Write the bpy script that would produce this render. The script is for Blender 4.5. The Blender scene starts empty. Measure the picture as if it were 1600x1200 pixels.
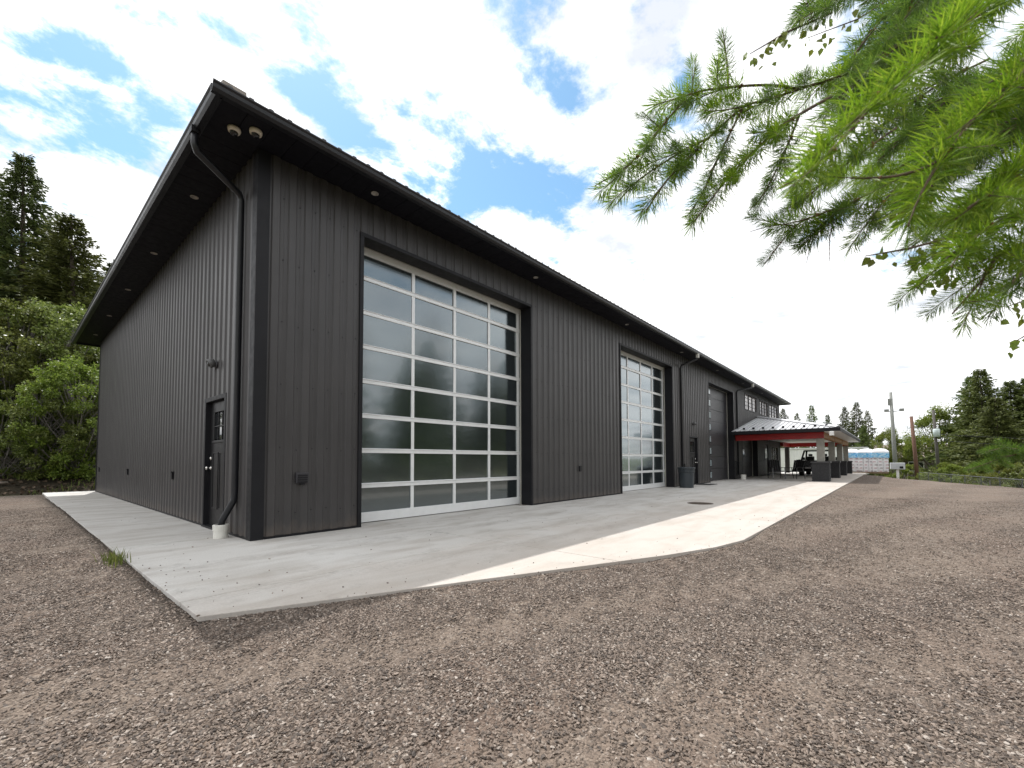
import bpy, bmesh, math, random
from mathutils import Vector, Matrix, noise as mnoise
R = math.radians
S = bpy.context.scene
COL = S.collection

# ------------------------------------------------------------------ camera
CAM = Vector((-2.2062, -6.5455, 1.07))
YAW, PITCH, ROLL, FPX, SY = 0.7125, 0.0403, -0.003, 684.84, 92.106
fw = Vector((math.cos(YAW), math.sin(YAW), 0)); rt = Vector((math.sin(YAW), -math.cos(YAW), 0)); up = Vector((0, 0, 1))
c_, s_ = math.cos(PITCH), math.sin(PITCH)
fw2 = fw * c_ + up * s_; up2 = up * c_ - fw * s_
c_, s_ = math.cos(ROLL), math.sin(ROLL)
rt3 = rt * c_ + up2 * s_; up3 = up2 * c_ - rt * s_
cam = bpy.data.cameras.new('camera')
cam.sensor_width = 36; cam.sensor_fit = 'HORIZONTAL'; cam.lens = FPX / 1600 * 36
cam.shift_y = SY / 1600; cam.clip_start = 0.05; cam.clip_end = 3000
cam.dof.use_dof = True; cam.dof.focus_distance = 9.0; cam.dof.aperture_fstop = 10
camo = bpy.data.objects.new('camera', cam); COL.objects.link(camo)
camo.matrix_world = Matrix(((rt3.x, up3.x, -fw2.x, CAM.x), (rt3.y, up3.y, -fw2.y, CAM.y), (rt3.z, up3.z, -fw2.z, CAM.z), (0, 0, 0, 1)))
S.camera = camo

def at(px, py, D):
    """world point at depth D metres seen at (px, py) of the 1600 x 1200 photograph"""
    return CAM + (fw2 + rt3 * ((px - 800) / FPX) - up3 * ((py - 600 - SY) / FPX)) * D

# ------------------------------------------------------------------ light
SUN = Vector((0.11, 0.497, 1.0)).normalized()
EL = math.asin(SUN.z)
w = bpy.data.worlds.new('World'); S.world = w; w.use_nodes = True
nt = w.node_tree; N = nt.nodes; N.clear(); LK = nt.links.new
def nd(t, **k):
    n = N.new(t)
    for a, b in k.items(): setattr(n, a, b)
    return n
def mth(op, a, b=None, c=None, clamp=False):
    n = nd('ShaderNodeMath', operation=op, use_clamp=clamp)
    for i, v in enumerate((a, b, c)):
        if v is None: continue
        if isinstance(v, (int, float)): n.inputs[i].default_value = v
        else: LK(v, n.inputs[i])
    return n.outputs[0]
sky = nd('ShaderNodeTexSky', sky_type='NISHITA', sun_disc=False)
sky.sun_elevation = EL; sky.sun_rotation = math.atan2(SUN.x, SUN.y); sky.air_density = 1.0; sky.dust_density = 0.6; sky.ozone_density = 0.8
bg1 = nd('ShaderNodeBackground'); bg1.inputs[1].default_value = 0.115; tint = nd('ShaderNodeMix', data_type='RGBA', blend_type='MULTIPLY'); tint.inputs[0].default_value = 1; tint.inputs[7].default_value = (0.86, 1.12, 1.10, 1); LK(sky.outputs[0], tint.inputs[6]); LK(tint.outputs[2], bg1.inputs[0])
tc = nd('ShaderNodeTexCoord'); sep = nd('ShaderNodeSeparateXYZ'); LK(tc.outputs['Generated'], sep.inputs[0])
zc = mth('MAXIMUM', sep.outputs[2], 0.0); zd = mth('ADD', zc, 0.1)
U = mth('DIVIDE', sep.outputs[0], zd); V = mth('DIVIDE', sep.outputs[1], zd)
uv = nd('ShaderNodeCombineXYZ'); LK(U, uv.inputs[0]); LK(V, uv.inputs[1])
n1 = nd('ShaderNodeTexNoise'); n1.inputs['Scale'].default_value = 3.4; n1.inputs['Detail'].default_value = 10; n1.inputs['Roughness'].default_value = 0.64; n1.inputs['Distortion'].default_value = 0.15
mp = nd('ShaderNodeMapping'); mp.inputs['Location'].default_value = (3.7, 1.9, 0.4); LK(uv.outputs[0], mp.inputs[0]); LK(mp.outputs[0], n1.inputs['Vector'])
dens = mth('MULTIPLY_ADD', n1.outputs[0], 1.35, -0.045)
dens = mth('ADD', dens, mth('MULTIPLY', mth('MAXIMUM', mth('SUBTRACT', 1.0, mth('DIVIDE', zc, 0.42)), 0.0), 0.22))
# gaps between the clouds
for (hx, hy, sx, sy, amp) in [(0.72, 0.90, 0.42, 0.20, .11), (0.10, 1.50, 0.28, 0.22, .09), (0.05, 1.60, 0.13, 0.10, .15), (0.22, 1.27, 0.10, 0.05, .15), (0.42, 1.01, 0.13, 0.045, .21), (0.68, 1.05, 0.15, 0.05, .23), (0.97, 0.79, 0.12, 0.11, .24), (0.88, 0.55, 0.13, 0.06, .17), (0.92, 0.32, 0.12, 0.06, .18), (0.62, 0.88, 0.16, 0.035, .12),
                              (0.95, -1.5, 0.5, 0.35, .17)]:
    a = mth('POWER', mth('DIVIDE', mth('SUBTRACT', U, hx), sx), 2.0); b = mth('POWER', mth('DIVIDE', mth('SUBTRACT', V, hy), sy), 2.0)
    g = mth('MULTIPLY', mth('EXPONENT', mth('MULTIPLY', mth('ADD', a, b), -0.5)), -amp)
    dens = mth('ADD', dens, g)
mr = nd('ShaderNodeMapRange', interpolation_type='SMOOTHSTEP'); mr.inputs[1].default_value = 0.36; mr.inputs[2].default_value = 0.575
LK(dens, mr.inputs[0])
n2 = nd('ShaderNodeTexNoise'); n2.inputs['Scale'].default_value = 2.1; n2.inputs['Detail'].default_value = 8; n2.inputs['Roughness'].default_value = 0.6
mp2 = nd('ShaderNodeMapping'); mp2.inputs['Location'].default_value = (8.1, 5.2, 2.4); LK(uv.outputs[0], mp2.inputs[0]); LK(mp2.outputs[0], n2.inputs['Vector'])
rmp = nd('ShaderNodeValToRGB'); LK(n2.outputs[0], rmp.inputs[0])
rmp.color_ramp.elements[0].position = 0.34; rmp.color_ramp.elements[0].color = (0.47, 0.495, 0.54, 1)
rmp.color_ramp.elements[1].position = 0.60; rmp.color_ramp.elements[1].color = (1, 0.995, 0.985, 1)
bg2 = nd('ShaderNodeBackground'); bg2.inputs[1].default_value = 1.18; LK(rmp.outputs[0], bg2.inputs[0])
mx = nd('ShaderNodeMixShader'); LK(mr.outputs[0], mx.inputs[0]); LK(bg1.outputs[0], mx.inputs[1]); LK(bg2.outputs[0], mx.inputs[2])
ow = nd('ShaderNodeOutputWorld'); LK(mx.outputs[0], ow.inputs[0])

sl = bpy.data.lights.new('sun', 'SUN'); sl.energy = 2.85; sl.angle = R(0.55); sl.color = (1.0, 0.98, 0.95)
so = bpy.data.objects.new('sun', sl); COL.objects.link(so); so.rotation_euler = (-SUN).to_track_quat('-Z', 'Y').to_euler(); so.location = (0, 0, 30)

S.render.engine = 'CYCLES'
S.view_settings.view_transform = 'Standard'; S.view_settings.look = 'None'; S.view_settings.gamma = 1; S.view_settings.use_curve_mapping = False
S.view_settings.exposure = 0.68
S.cycles.use_denoising = True
S.cycles.max_bounces = 7; S.cycles.diffuse_bounces = 4; S.cycles.glossy_bounces = 3; S.cycles.transmission_bounces = 4; S.cycles.transparent_max_bounces = 6
S.cycles.caustics_reflective = False; S.cycles.caustics_refractive = False

# ------------------------------------------------------------------ materials
class Mat:
    def __init__(s, name):
        s.m = bpy.data.materials.new(name); s.m.use_nodes = True
        s.t = s.m.node_tree; s.b = s.t.nodes['Principled BSDF']; s.out = s.t.nodes['Material Output']
    def n(s, t, **k):
        n = s.t.nodes.new(t)
        for a, b in k.items(): setattr(n, a, b)
        return n
    def l(s, a, b): s.t.links.new(a, b)
    def coord(s, kind='Object', scale=(1, 1, 1)):
        t = s.n('ShaderNodeTexCoord'); m = s.n('ShaderNodeMapping'); m.inputs['Scale'].default_value = scale
        s.l(t.outputs[kind], m.inputs[0]); return m.outputs[0]
    def world(s, scale=(1, 1, 1)):
        g = s.n('ShaderNodeNewGeometry'); m = s.n('ShaderNodeMapping'); m.inputs['Scale'].default_value = scale
        s.l(g.outputs['Position'], m.inputs[0]); return m.outputs[0]
    def noise(s, vec, scale, detail=4, rough=0.55, dist=0):
        n = s.n('ShaderNodeTexNoise'); n.inputs['Scale'].default_value = scale; n.inputs['Detail'].default_value = detail
        n.inputs['Roughness'].default_value = rough; n.inputs['Distortion'].default_value = dist
        s.l(vec, n.inputs['Vector']); return n.outputs[0]
    def ramp(s, fac, stops):
        r = s.n('ShaderNodeValToRGB'); s.l(fac, r.inputs[0]); e = r.color_ramp.elements
        while len(e) < len(stops): e.new(0.5)
        for i, (p, c) in enumerate(stops):
            e[i].position = p; e[i].color = (*c, 1) if len(c) == 3 else c
        return r.outputs[0]
    def mix(s, fac, a, b, mode='MIX'):
        m = s.n('ShaderNodeMix', data_type='RGBA', blend_type=mode)
        for i, v in ((0, fac), (6, a), (7, b)):
            if isinstance(v, (int, float)): m.inputs[i].default_value = v
            elif isinstance(v, tuple): m.inputs[i].default_value = (*v, 1)
            else: s.l(v, m.inputs[i])
        return m.outputs[2]
    def math(s, op, a, b=0.0):
        m = s.n('ShaderNodeMath', operation=op)
        for i, v in enumerate((a, b)):
            if isinstance(v, (int, float)): m.inputs[i].default_value = v
            else: s.l(v, m.inputs[i])
        return m.outputs[0]
    def bump(s, h, strength, dist):
        b = s.n('ShaderNodeBump'); b.inputs['Strength'].default_value = strength; b.inputs['Distance'].default_value = dist
        s.l(h, b.inputs['Height']); s.l(b.outputs[0], s.b.inputs['Normal'])
    def base(s, v):
        if isinstance(v, tuple): s.b.inputs['Base Color'].default_value = (*v, 1)
        else: s.l(v, s.b.inputs['Base Color'])
    def set(s, rough=None, metal=None, spec=None, coat=None):
        if rough is not None: s.b.inputs['Roughness'].default_value = rough
        if metal is not None: s.b.inputs['Metallic'].default_value = metal
        if spec is not None: s.b.inputs['Specular IOR Level'].default_value = spec
        if coat is not None: s.b.inputs['Coat Weight'].default_value = coat
        return s

def paint(name, col, rough=0.45, var=0.12, metal=0, spec=0.5, scale=3.0, coat=None):
    M = Mat(name); v = M.world()
    f = M.noise(v, scale, 5, 0.6); k = tuple(min(1, x * (1 + var)) for x in col); d = tuple(x * (1 - var) for x in col)
    M.base(M.ramp(f, [(0.3, d), (0.7, k)])); M.set(rough, metal, spec, coat)
    r = M.ramp(M.noise(v, scale * 4, 3), [(0.3, (rough * 0.85,) * 3), (0.7, (min(1, rough * 1.15),) * 3)])
    M.l(r, M.b.inputs['Roughness'])
    return M.m

def leafmat(name, c1, c2, c3, trans=0.45, rough=0.45, objvar=True):
    M = Mat(name); g = M.n('ShaderNodeNewGeometry'); o = M.n('ShaderNodeObjectInfo')
    c = M.ramp(g.outputs['Random Per Island'], [(0.0, c1), (0.5, c2), (1.0, c3)])
    if objvar:
        hs = M.n('ShaderNodeHueSaturation'); M.l(c, hs.inputs['Color'])
        M.l(M.math('ADD', M.math('MULTIPLY', o.outputs['Random'], 0.5), 0.75), hs.inputs['Value'])
        M.l(M.math('ADD', M.math('MULTIPLY', o.outputs['Random'], 0.04), 0.48), hs.inputs['Hue']); c = hs.outputs[0]
    M.base(c); M.set(rough, 0, 0.4)
    t = M.n('ShaderNodeBsdfTranslucent'); M.l(c, t.inputs[0])
    m = M.n('ShaderNodeMixShader'); m.inputs[0].default_value = trans
    M.l(M.b.outputs[0], m.inputs[1]); M.l(t.outputs[0], m.inputs[2]); M.l(m.outputs[0], M.out.inputs[0])
    return M.m

def mk_clad():
    M = Mat('charcoal_cladding'); v = M.world()
    f = M.noise(v, 1.1, 6, 0.65); d = M.noise(M.world((6, 6, 0.35)), 2.0, 5, 0.6)
    c = M.ramp(f, [(0.25, (0.036, 0.034, 0.0345)), (0.75, (0.049, 0.046, 0.046))])
    c = M.mix(M.ramp(d, [(0.55, (0, 0, 0)), (0.8, (0.16,) * 3)]), c, (0.075, 0.068, 0.060))
    sp_ = M.n('ShaderNodeSeparateXYZ'); M.l(v, sp_.inputs[0])
    dz_ = M.math('ADD', M.math('MULTIPLY', sp_.outputs[2], -2.2), M.noise(M.world((2, 2, 1)), 3.0, 6, .7))
    c = M.mix(M.ramp(dz_, [(0.05, (0, 0, 0)), (0.55, (0.5,) * 3)]), c, (0.13, 0.105, 0.085))
    M.base(c); M.set(0.42, 0, 0.5)
    M.l(M.ramp(d, [(0.3, (0.36,) * 3), (0.7, (0.52,) * 3)]), M.b.inputs['Roughness'])
    M.bump(M.noise(M.world((1, 1, 0.5)), 2.2, 3), 0.12, 0.02)
    return M.m
CLAD = mk_clad()
BLACK = paint('black_trim', (0.010, 0.010, 0.012), 0.5, 0.15, spec=.25)
SOFF = paint('black_soffit', (0.006, 0.006, 0.009), 0.6, 0.15, spec=.2)
GUT = paint('black_gutter', (0.012, 0.013, 0.016), 0.35, 0.15, spec=.4)
ROOF = paint('dark_roof_metal', (0.05, 0.051, 0.055), 0.3, 0.1)
CAP = paint('weathered_ridge_cap', (0.22, 0.19, 0.16), 0.5, 0.25, scale=12)
ALU = paint('clear_aluminium', (0.74, 0.75, 0.75), 0.36, 0.04, 0.15, scale=6)
ALUD = paint('beige_grey_aluminium', (0.42, 0.41, 0.37), 0.5, 0.08)  # beige-grey metal of the seals, track cover and gutter outlets
DOORB = paint('black_door', (0.011, 0.011, 0.012), 0.42, 0.12, spec=.3)
DOORG = paint('charcoal_door', (0.030, 0.029, 0.033), 0.42, 0.10)
STEEL = paint('satin_steel', (0.62, 0.60, 0.57), 0.22, 0.05, 1.0)
PVC = paint('white_pvc', (0.66, 0.65, 0.60), 0.4, 0.12, scale=9)
WHITE = paint('white_paint', (0.76, 0.76, 0.74), 0.4, 0.05)
CREAM = paint('cream_plastic', (0.60, 0.55, 0.46), 0.35, 0.05)
LENS = paint('dark_dome', (0.012, 0.012, 0.014), 0.08, 0.0)
LAMP = paint('pale_lamp_trim', (0.36, 0.34, 0.31), 0.4, 0.08)
RED = paint('red_beam', (0.36, 0.012, 0.012), 0.4, 0.15)
CEDAR = None
def mk_pane():
    M = Mat('multiwall_pane'); z = M.coord('Object', (0, 0, 1))
    wv = M.n('ShaderNodeTexWave', wave_type='BANDS', bands_direction='Z'); wv.inputs['Scale'].default_value = 16; M.l(z, wv.inputs['Vector'])
    f = M.noise(M.world((1, 1, 1)), 1.4, 4)
    oi = M.n('ShaderNodeObjectInfo')
    c = M.ramp(f, [(0.3, (0.014, 0.016, 0.017)), (0.7, (0.024, 0.027, 0.027))])
    c = M.mix(M.math('MULTIPLY', wv.outputs[0], 0.35), c, (0.010, 0.011, 0.012))
    c = M.mix(M.math('MULTIPLY', oi.outputs['Random'], 0.4), c, (0.032, 0.036, 0.035))
    M.base(c); M.set(0.10, 0, 0.5); M.b.inputs['Specular Tint'].default_value = (0.90, 0.97, 1.0, 1); M.b.inputs['Coat Tint'].default_value = (0.88, 0.97, 1.0, 1)
    M.b.inputs['IOR'].default_value = 2.25; M.b.inputs['Coat Weight'].default_value = 1.0; M.b.inputs['Coat IOR'].default_value = 1.6; M.b.inputs['Coat Roughness'].default_value = 0.06
    M.l(M.ramp(wv.outputs[0], [(0.0, (0.06,) * 3), (1.0, (0.13,) * 3)]), M.b.inputs['Roughness'])
    h = M.math('ADD', M.math('MULTIPLY', wv.outputs[0], 0.6), M.math('MULTIPLY', M.noise(M.world(), 3.0, 2), 2.0))
    M.bump(h, 0.10, 0.006)
    return M.m
PANE = mk_pane()
def mk_glass(name, col, rough=0.04):
    M = Mat(name); M.base(M.ramp(M.noise(M.world(), 2.0, 2), [(0.3, tuple(x * .8 for x in col)), (0.7, col)])); M.set(rough, 0, 0.5); M.b.inputs['IOR'].default_value = 2.0
    M.bump(M.noise(M.world(), 2.5, 1), 0.08, 0.01); return M.m
GLASS = mk_glass('dark_window_glass', (0.02, 0.022, 0.024))
GLASSW = mk_glass('pale_reflection_glass', (0.30, 0.26, 0.25))  # pale base colour stands in for bright reflections in the panes
GLASSB = mk_glass('pale_door_lite', (0.30, 0.36, 0.38), 0.15)

def mk_conc():
    M = Mat('broom_finished_concrete'); v = M.world()
    big = M.noise(v, 0.45, 5, 0.6, 0.6); mid = M.noise(M.world((0.6, 2.2, 1)), 1.3, 6, 0.6, 0.4); fine = M.noise(v, 60, 4, 0.6)
    c = M.ramp(big, [(0.25, (0.46, 0.442, 0.412)), (0.5, (0.545, 0.53, 0.503)), (0.8, (0.585, 0.575, 0.552))])
    c = M.mix(M.ramp(mid, [(0.46, (0, 0, 0)), (0.70, (0.6,) * 3)]), c, (0.31, 0.275, 0.235))
    c = M.mix(M.ramp(M.noise(v, 2.7, 7, 0.7), [(0.56, (0, 0, 0)), (0.74, (0.55,) * 3)]), c, (0.22, 0.21, 0.195))
    px_ = M.n('ShaderNodeSeparateXYZ'); M.l(v, px_.inputs[0])
    for c0, sl_, wd_ in ((2.62, .12, .10), (1.15, .05, .12)):
        dd = M.math('ABSOLUTE', M.math('ADD', M.math('ADD', px_.outputs[1], c0), M.math('MULTIPLY', px_.outputs[0], sl_)))
        tm_ = M.math('MULTIPLY', M.ramp(dd, [(0.0, (1, 1, 1)), (wd_, (1, 1, 1)), (wd_ + .06, (0, 0, 0))]), M.ramp(M.noise(M.world((3, 9, 1)), 4, 4, .7), [(.45, (0, 0, 0)), (.75, (.45,) * 3)]))
        c = M.mix(tm_, c, (0.20, 0.18, 0.165))
    # reddish dust tracked in from the gravel along the outer margin
    p = M.n('ShaderNodeSeparateXYZ'); M.l(v, p.inputs[0])
    edge = M.ramp(M.math('ADD', M.math('MULTIPLY', p.outputs[1], -0.2), M.math('MULTIPLY', M.noise(v, 1.5, 5), 0.55)), [(0.62, (0, 0, 0)), (1.0, (0.5,) * 3)])
    c = M.mix(edge, c, (0.40, 0.335, 0.28))
    c = M.mix(M.ramp(fine, [(0.3, (0.22,) * 3), (0.6, (0, 0, 0))]), c, (0.20, 0.19, 0.18))
    M.base(c); M.set(0.85, 0, 0.25)
    M.bump(M.math('ADD', M.noise(M.world((1, 14, 1)), 22, 3), M.math('MULTIPLY', fine, 0.6)), 0.25, 0.004)
    return M.m
CONC = mk_conc()
def mk_gravel(name, forest=False):
    M = Mat(name); v = M.world()
    a1 = M.n('ShaderNodeAttribute'); a1.attribute_name = 'track'
    vo = M.n('ShaderNodeTexVoronoi'); vo.inputs['Scale'].default_value = 62; M.l(v, vo.inputs['Vector'])
    vo2 = M.n('ShaderNodeTexVoronoi'); vo2.inputs['Scale'].default_value = 24; M.l(v, vo2.inputs['Vector'])
    sp = M.n('ShaderNodeSeparateColor'); M.l(vo.outputs['Color'], sp.inputs[0])
    sp2 = M.n('ShaderNodeSeparateColor'); M.l(vo2.outputs['Color'], sp2.inputs[0])
    st = [(0.0, (0.030, 0.025, 0.022)), (0.25, (0.085, 0.066, 0.054)), (0.5, (0.150, 0.117, 0.094)), (0.75, (0.215, 0.165, 0.130)), (0.93, (0.30, 0.25, 0.205)), (1.0, (0.46, 0.42, 0.37))]
    c = M.ramp(sp.outputs[0], st)
    c = M.mix(0.35, c, M.ramp(sp2.outputs[1], st))
    big = M.noise(v, 0.55, 5, 0.65, 0.5); pinky = M.noise(M.world((0.7, 1.4, 1)), 0.8, 4, 0.6)
    c = M.mix(1.0, c, M.ramp(big, [(0.3, (0.74, 0.72, 0.72)), (0.55, (1, 0.99, 0.97)), (0.75, (1.15, 1.10, 1.05))]), 'MULTIPLY')
    c = M.mix(M.ramp(pinky, [(0.5, (0, 0, 0)), (0.75, (0.5,) * 3)]), c, (0.165, 0.105, 0.080))
    c = M.mix(M.math('MULTIPLY', a1.outputs['Fac'], M.ramp(M.noise(v, 3.0, 5, .7), [(.3, (.3,) * 3), (.65, (.68,) * 3)])), c, (0.225, 0.178, 0.142))
    a2 = M.n('ShaderNodeAttribute'); a2.attribute_name = 'soil_and_shade'
    c = M.mix(a2.outputs['Fac'], c, M.ramp(M.noise(v, 9, 6, .7), [(0.3, (0.022, 0.018, 0.014)), (0.7, (0.075, 0.058, 0.043))]))  # dark soil at the bank, painted eave shadow beside the slab
    M.base(c); M.set(0.9, 0, 0.25)
    h = M.math('ADD', M.math('MULTIPLY', vo.outputs['Distance'], -1.0), M.math('MULTIPLY', vo2.outputs['Distance'], -1.2))
    h = M.math('ADD', h, M.math('MULTIPLY', M.noise(v, 5, 6, .7), 1.0))
    M.bump(h, 1.0, 0.02)
    return M.m
GRAVEL = mk_gravel('crushed_gravel')
def mk_stone():
    M = Mat('gravel_stone'); o = M.n('ShaderNodeObjectInfo'); v = M.coord('Object')
    c = M.ramp(o.outputs['Random'], [(0.0, (0.035, 0.029, 0.026)), (0.2, (0.080, 0.062, 0.050)), (0.45, (0.138, 0.106, 0.083)), (0.7, (0.205, 0.155, 0.122)), (0.9, (0.30, 0.24, 0.195)), (1.0, (0.46, 0.41, 0.36))])
    c = M.mix(0.3, c, M.ramp(M.noise(M.world(), 120, 3), [(0.3, (0.08, 0.07, 0.065)), (0.7, (0.26, 0.22, 0.19))]))
    M.base(c); M.set(0.85, 0, 0.3); return M.m
STONE = mk_stone()
def mk_ground():
    M = Mat('rough_grass_ground'); v = M.world()
    c = M.ramp(M.noise(v, 0.6, 6, .7), [(0.3, (0.05, 0.07, 0.018)), (0.55, (0.10, 0.12, 0.03)), (0.8, (0.14, 0.14, 0.055))])
    a = M.n('ShaderNodeAttribute'); a.attribute_name = 'soil_and_shade'
    c = M.mix(a.outputs['Fac'], c, M.ramp(M.noise(v, 3, 7, .75), [(0.3, (0.016, 0.013, 0.010)), (0.7, (0.06, 0.045, 0.032))]))
    M.base(c); M.set(0.95, 0, 0.2); M.bump(M.noise(v, 4, 8, .7), 0.8, 0.15); return M.m
GROUND = mk_ground()
BARK = paint('bark', (0.085, 0.065, 0.05), 0.9, 0.4, scale=14)
BARKG = paint('grey_bark', (0.20, 0.185, 0.165), 0.9, 0.35, scale=10)
TWIG = paint('twig_bark', (0.10, 0.065, 0.042), 0.8, 0.35, scale=40)
BUD = paint('rusty_bud', (0.20, 0.075, 0.035), 0.8, 0.3, scale=60)
NEEDLE = leafmat('fresh_needles', (0.085, 0.175, 0.012), (0.155, 0.265, 0.016), (0.27, 0.365, 0.035), 0.58, 0.45, False)
NEEDLED = leafmat('older_needles', (0.055, 0.115, 0.018), (0.095, 0.17, 0.024), (0.155, 0.235, 0.035), 0.52, 0.45, False)
CONIF = leafmat('conifer_sprays', (0.040, 0.055, 0.016), (0.068, 0.088, 0.024), (0.115, 0.138, 0.04), 0.25, 0.6)
CONIFL = leafmat('light_conifer_sprays', (0.062, 0.085, 0.020), (0.10, 0.13, 0.030), (0.16, 0.19, 0.05), 0.3, 0.6)
LEAF = leafmat('bush_leaves', (0.08, 0.112, 0.022), (0.14, 0.178, 0.036), (0.25, 0.285, 0.085), 0.4, 0.38)
LEAFY = leafmat('bright_leaves', (0.10, 0.135, 0.018), (0.155, 0.195, 0.028), (0.23, 0.26, 0.05), 0.45, 0.45)
BIRCH = leafmat('birch_leaves', (0.10, 0.15, 0.02), (0.16, 0.21, 0.03), (0.24, 0.27, 0.05), 0.45, 0.4)
GRASS = leafmat('grass_blades', (0.07, 0.10, 0.018), (0.12, 0.155, 0.028), (0.19, 0.20, 0.06), 0.4, 0.6)

# ------------------------------------------------------------------ mesh helpers
class MB:
    def __init__(s): s.v = []; s.f = []; s.mi = []; s.cur = 0
    def face(s, idx): s.f.append(tuple(idx)); s.mi.append(s.cur)
    def poly(s, pts):
        b = len(s.v); s.v += [tuple(p) for p in pts]; s.face(range(b, b + len(pts))); return s
    def box(s, x0, y0, z0, x1, y1, z1, M=None):
        b = len(s.v)
        p = [(x0, y0, z0), (x1, y0, z0), (x1, y1, z0), (x0, y1, z0), (x0, y0, z1), (x1, y0, z1), (x1, y1, z1), (x0, y1, z1)]
        s.v += [tuple(M @ Vector(q)) for q in p] if M else p
        for q in ((0, 3, 2, 1), (4, 5, 6, 7), (0, 1, 5, 4), (1, 2, 6, 5), (2, 3, 7, 6), (3, 0, 4, 7)): s.face([b + i for i in q])
        return s
    def prism(s, pts, z0, z1):
        b = len(s.v); n = len(pts)
        s.v += [(x, y, z0) for x, y in pts] + [(x, y, z1) for x, y in pts]
        s.face([b + i for i in range(n)][::-1]); s.face([b + n + i for i in range(n)])
        for i in range(n): s.face((b + i, b + (i + 1) % n, b + n + (i + 1) % n, b + n + i))
        return s
    def extr(s, prof, p0, p1, ax, ay):
        """profile (a,b) swept from p0 to p1, a along ax, b along ay"""
        b = len(s.v); n = len(prof); p0, p1, ax, ay = map(Vector, (p0, p1, ax, ay))
        for P in (p0, p1): s.v += [tuple(P + ax * u + ay * q) for u, q in prof]
        s.face([b + i for i in range(n)][::-1]); s.face([b + n + i for i in range(n)])
        for i in range(n): s.face((b + i, b + (i + 1) % n, b + n + (i + 1) % n, b + n + i))
        return s
    def tube(s, pts, r, n=8, caps=True):
        pts = [Vector(p) for p in pts]; b = len(s.v); k = len(pts)
        rr = r if isinstance(r, (list, tuple)) else [r] * k
        T = (pts[1] - pts[0]).normalized(); A = T.orthogonal().normalized()
        for i, p in enumerate(pts):
            t = ((pts[min(i + 1, k - 1)] - pts[max(i - 1, 0)])).normalized()
            A = (A - t * A.dot(t)); A = A.normalized() if A.length > 1e-6 else t.orthogonal().normalized()
            B = t.cross(A)
            for j in range(n):
                a = 2 * math.pi * j / n; s.v.append(tuple(p + (A * math.cos(a) + B * math.sin(a)) * rr[i]))
        for i in range(k - 1):
            for j in range(n):
                s.face((b + i * n + j, b + i * n + (j + 1) % n, b + (i + 1) * n + (j + 1) % n, b + (i + 1) * n + j))
        if caps:
            s.face([b + j for j in range(n)][::-1]); s.face([b + (k - 1) * n + j for j in range(n)])
        return s
    def lathe(s, prof, c=(0, 0, 0), n=20, M=None):
        b = len(s.v); k = len(prof)
        for r, z in prof:
            for j in range(n):
                a = 2 * math.pi * j / n; q = Vector((c[0] + r * math.cos(a), c[1] + r * math.sin(a), c[2] + z)); s.v.append(tuple(M @ q if M else q))
        for i in range(k - 1):
            for j in range(n): s.face((b + i * n + j, b + i * n + (j + 1) % n, b + (i + 1) * n + (j + 1) % n, b + (i + 1) * n + j))
        s.face([b + j for j in range(n)][::-1]); s.face([b + (k - 1) * n + j for j in range(n)])
        return s
    def mesh(s, name, mats, smooth=False):
        me = bpy.data.meshes.new(name); me.from_pydata(s.v, [], s.f); me.update()
        for m in (mats if isinstance(mats, (list, tuple)) else [mats]): me.materials.append(m)
        if any(s.mi): me.polygons.foreach_set('material_index', s.mi)
        if smooth: me.polygons.foreach_set('use_smooth', [True] * len(me.polygons))
        return me
    def build(s, name, mats, parent=None, loc=(0, 0, 0), rot=None, smooth=False, bevel=0, angle=None):
        o = bpy.data.objects.new(name, s.mesh(name, mats, smooth)); return link(o, parent, loc, rot, bevel)
def link(o, parent=None, loc=(0, 0, 0), rot=None, bevel=0):
    COL.objects.link(o); o.location = loc
    if rot: o.rotation_euler = rot
    if parent: o.parent = parent
    if bevel:
        m = o.modifiers.new('bevel', 'BEVEL'); m.width = bevel; m.segments = 2; m.limit_method = 'ANGLE'; m.angle_limit = R(40)
    return o
def inst(me, name, parent=None, loc=(0, 0, 0), rot=None, scale=None):
    o = bpy.data.objects.new(name, me); link(o, parent, loc, rot)
    if scale: o.scale = scale if isinstance(scale, tuple) else (scale,) * 3
    return o
def thing(name, label, cat, loc=(0, 0, 0), rot=None, group=None):
    o = bpy.data.objects.new(name, None); o.empty_display_size = 0.2; link(o, None, loc, rot); tag(o, label, cat, group); return o
def tag(o, label, cat, group=None):
    o['label'] = label; o['category'] = cat
    if group: o['group'] = group
    return o
def struct(o): o['kind'] = 'structure'; return o
def stuff(o, label=None, cat=None):
    o['kind'] = 'stuff'
    if label: o['label'] = label; o['category'] = cat
    return o
def kids(o): return [c for c in ALLKIDS.get(o.name, [])]
def copy_tree(root, loc, rotz, label, scale=1.0, group=None):
    r = root.copy(); COL.objects.link(r); r.location = loc; r.rotation_euler = (0, 0, rotz); r['label'] = label
    r.scale = scale if isinstance(scale, tuple) else (scale,) * 3
    if group: r['group'] = group
    for ch in root.children:
        c = ch.copy(); COL.objects.link(c); c.parent = r
        for g in ch.children:
            d = g.copy(); COL.objects.link(d); d.parent = c
    return r

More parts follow.
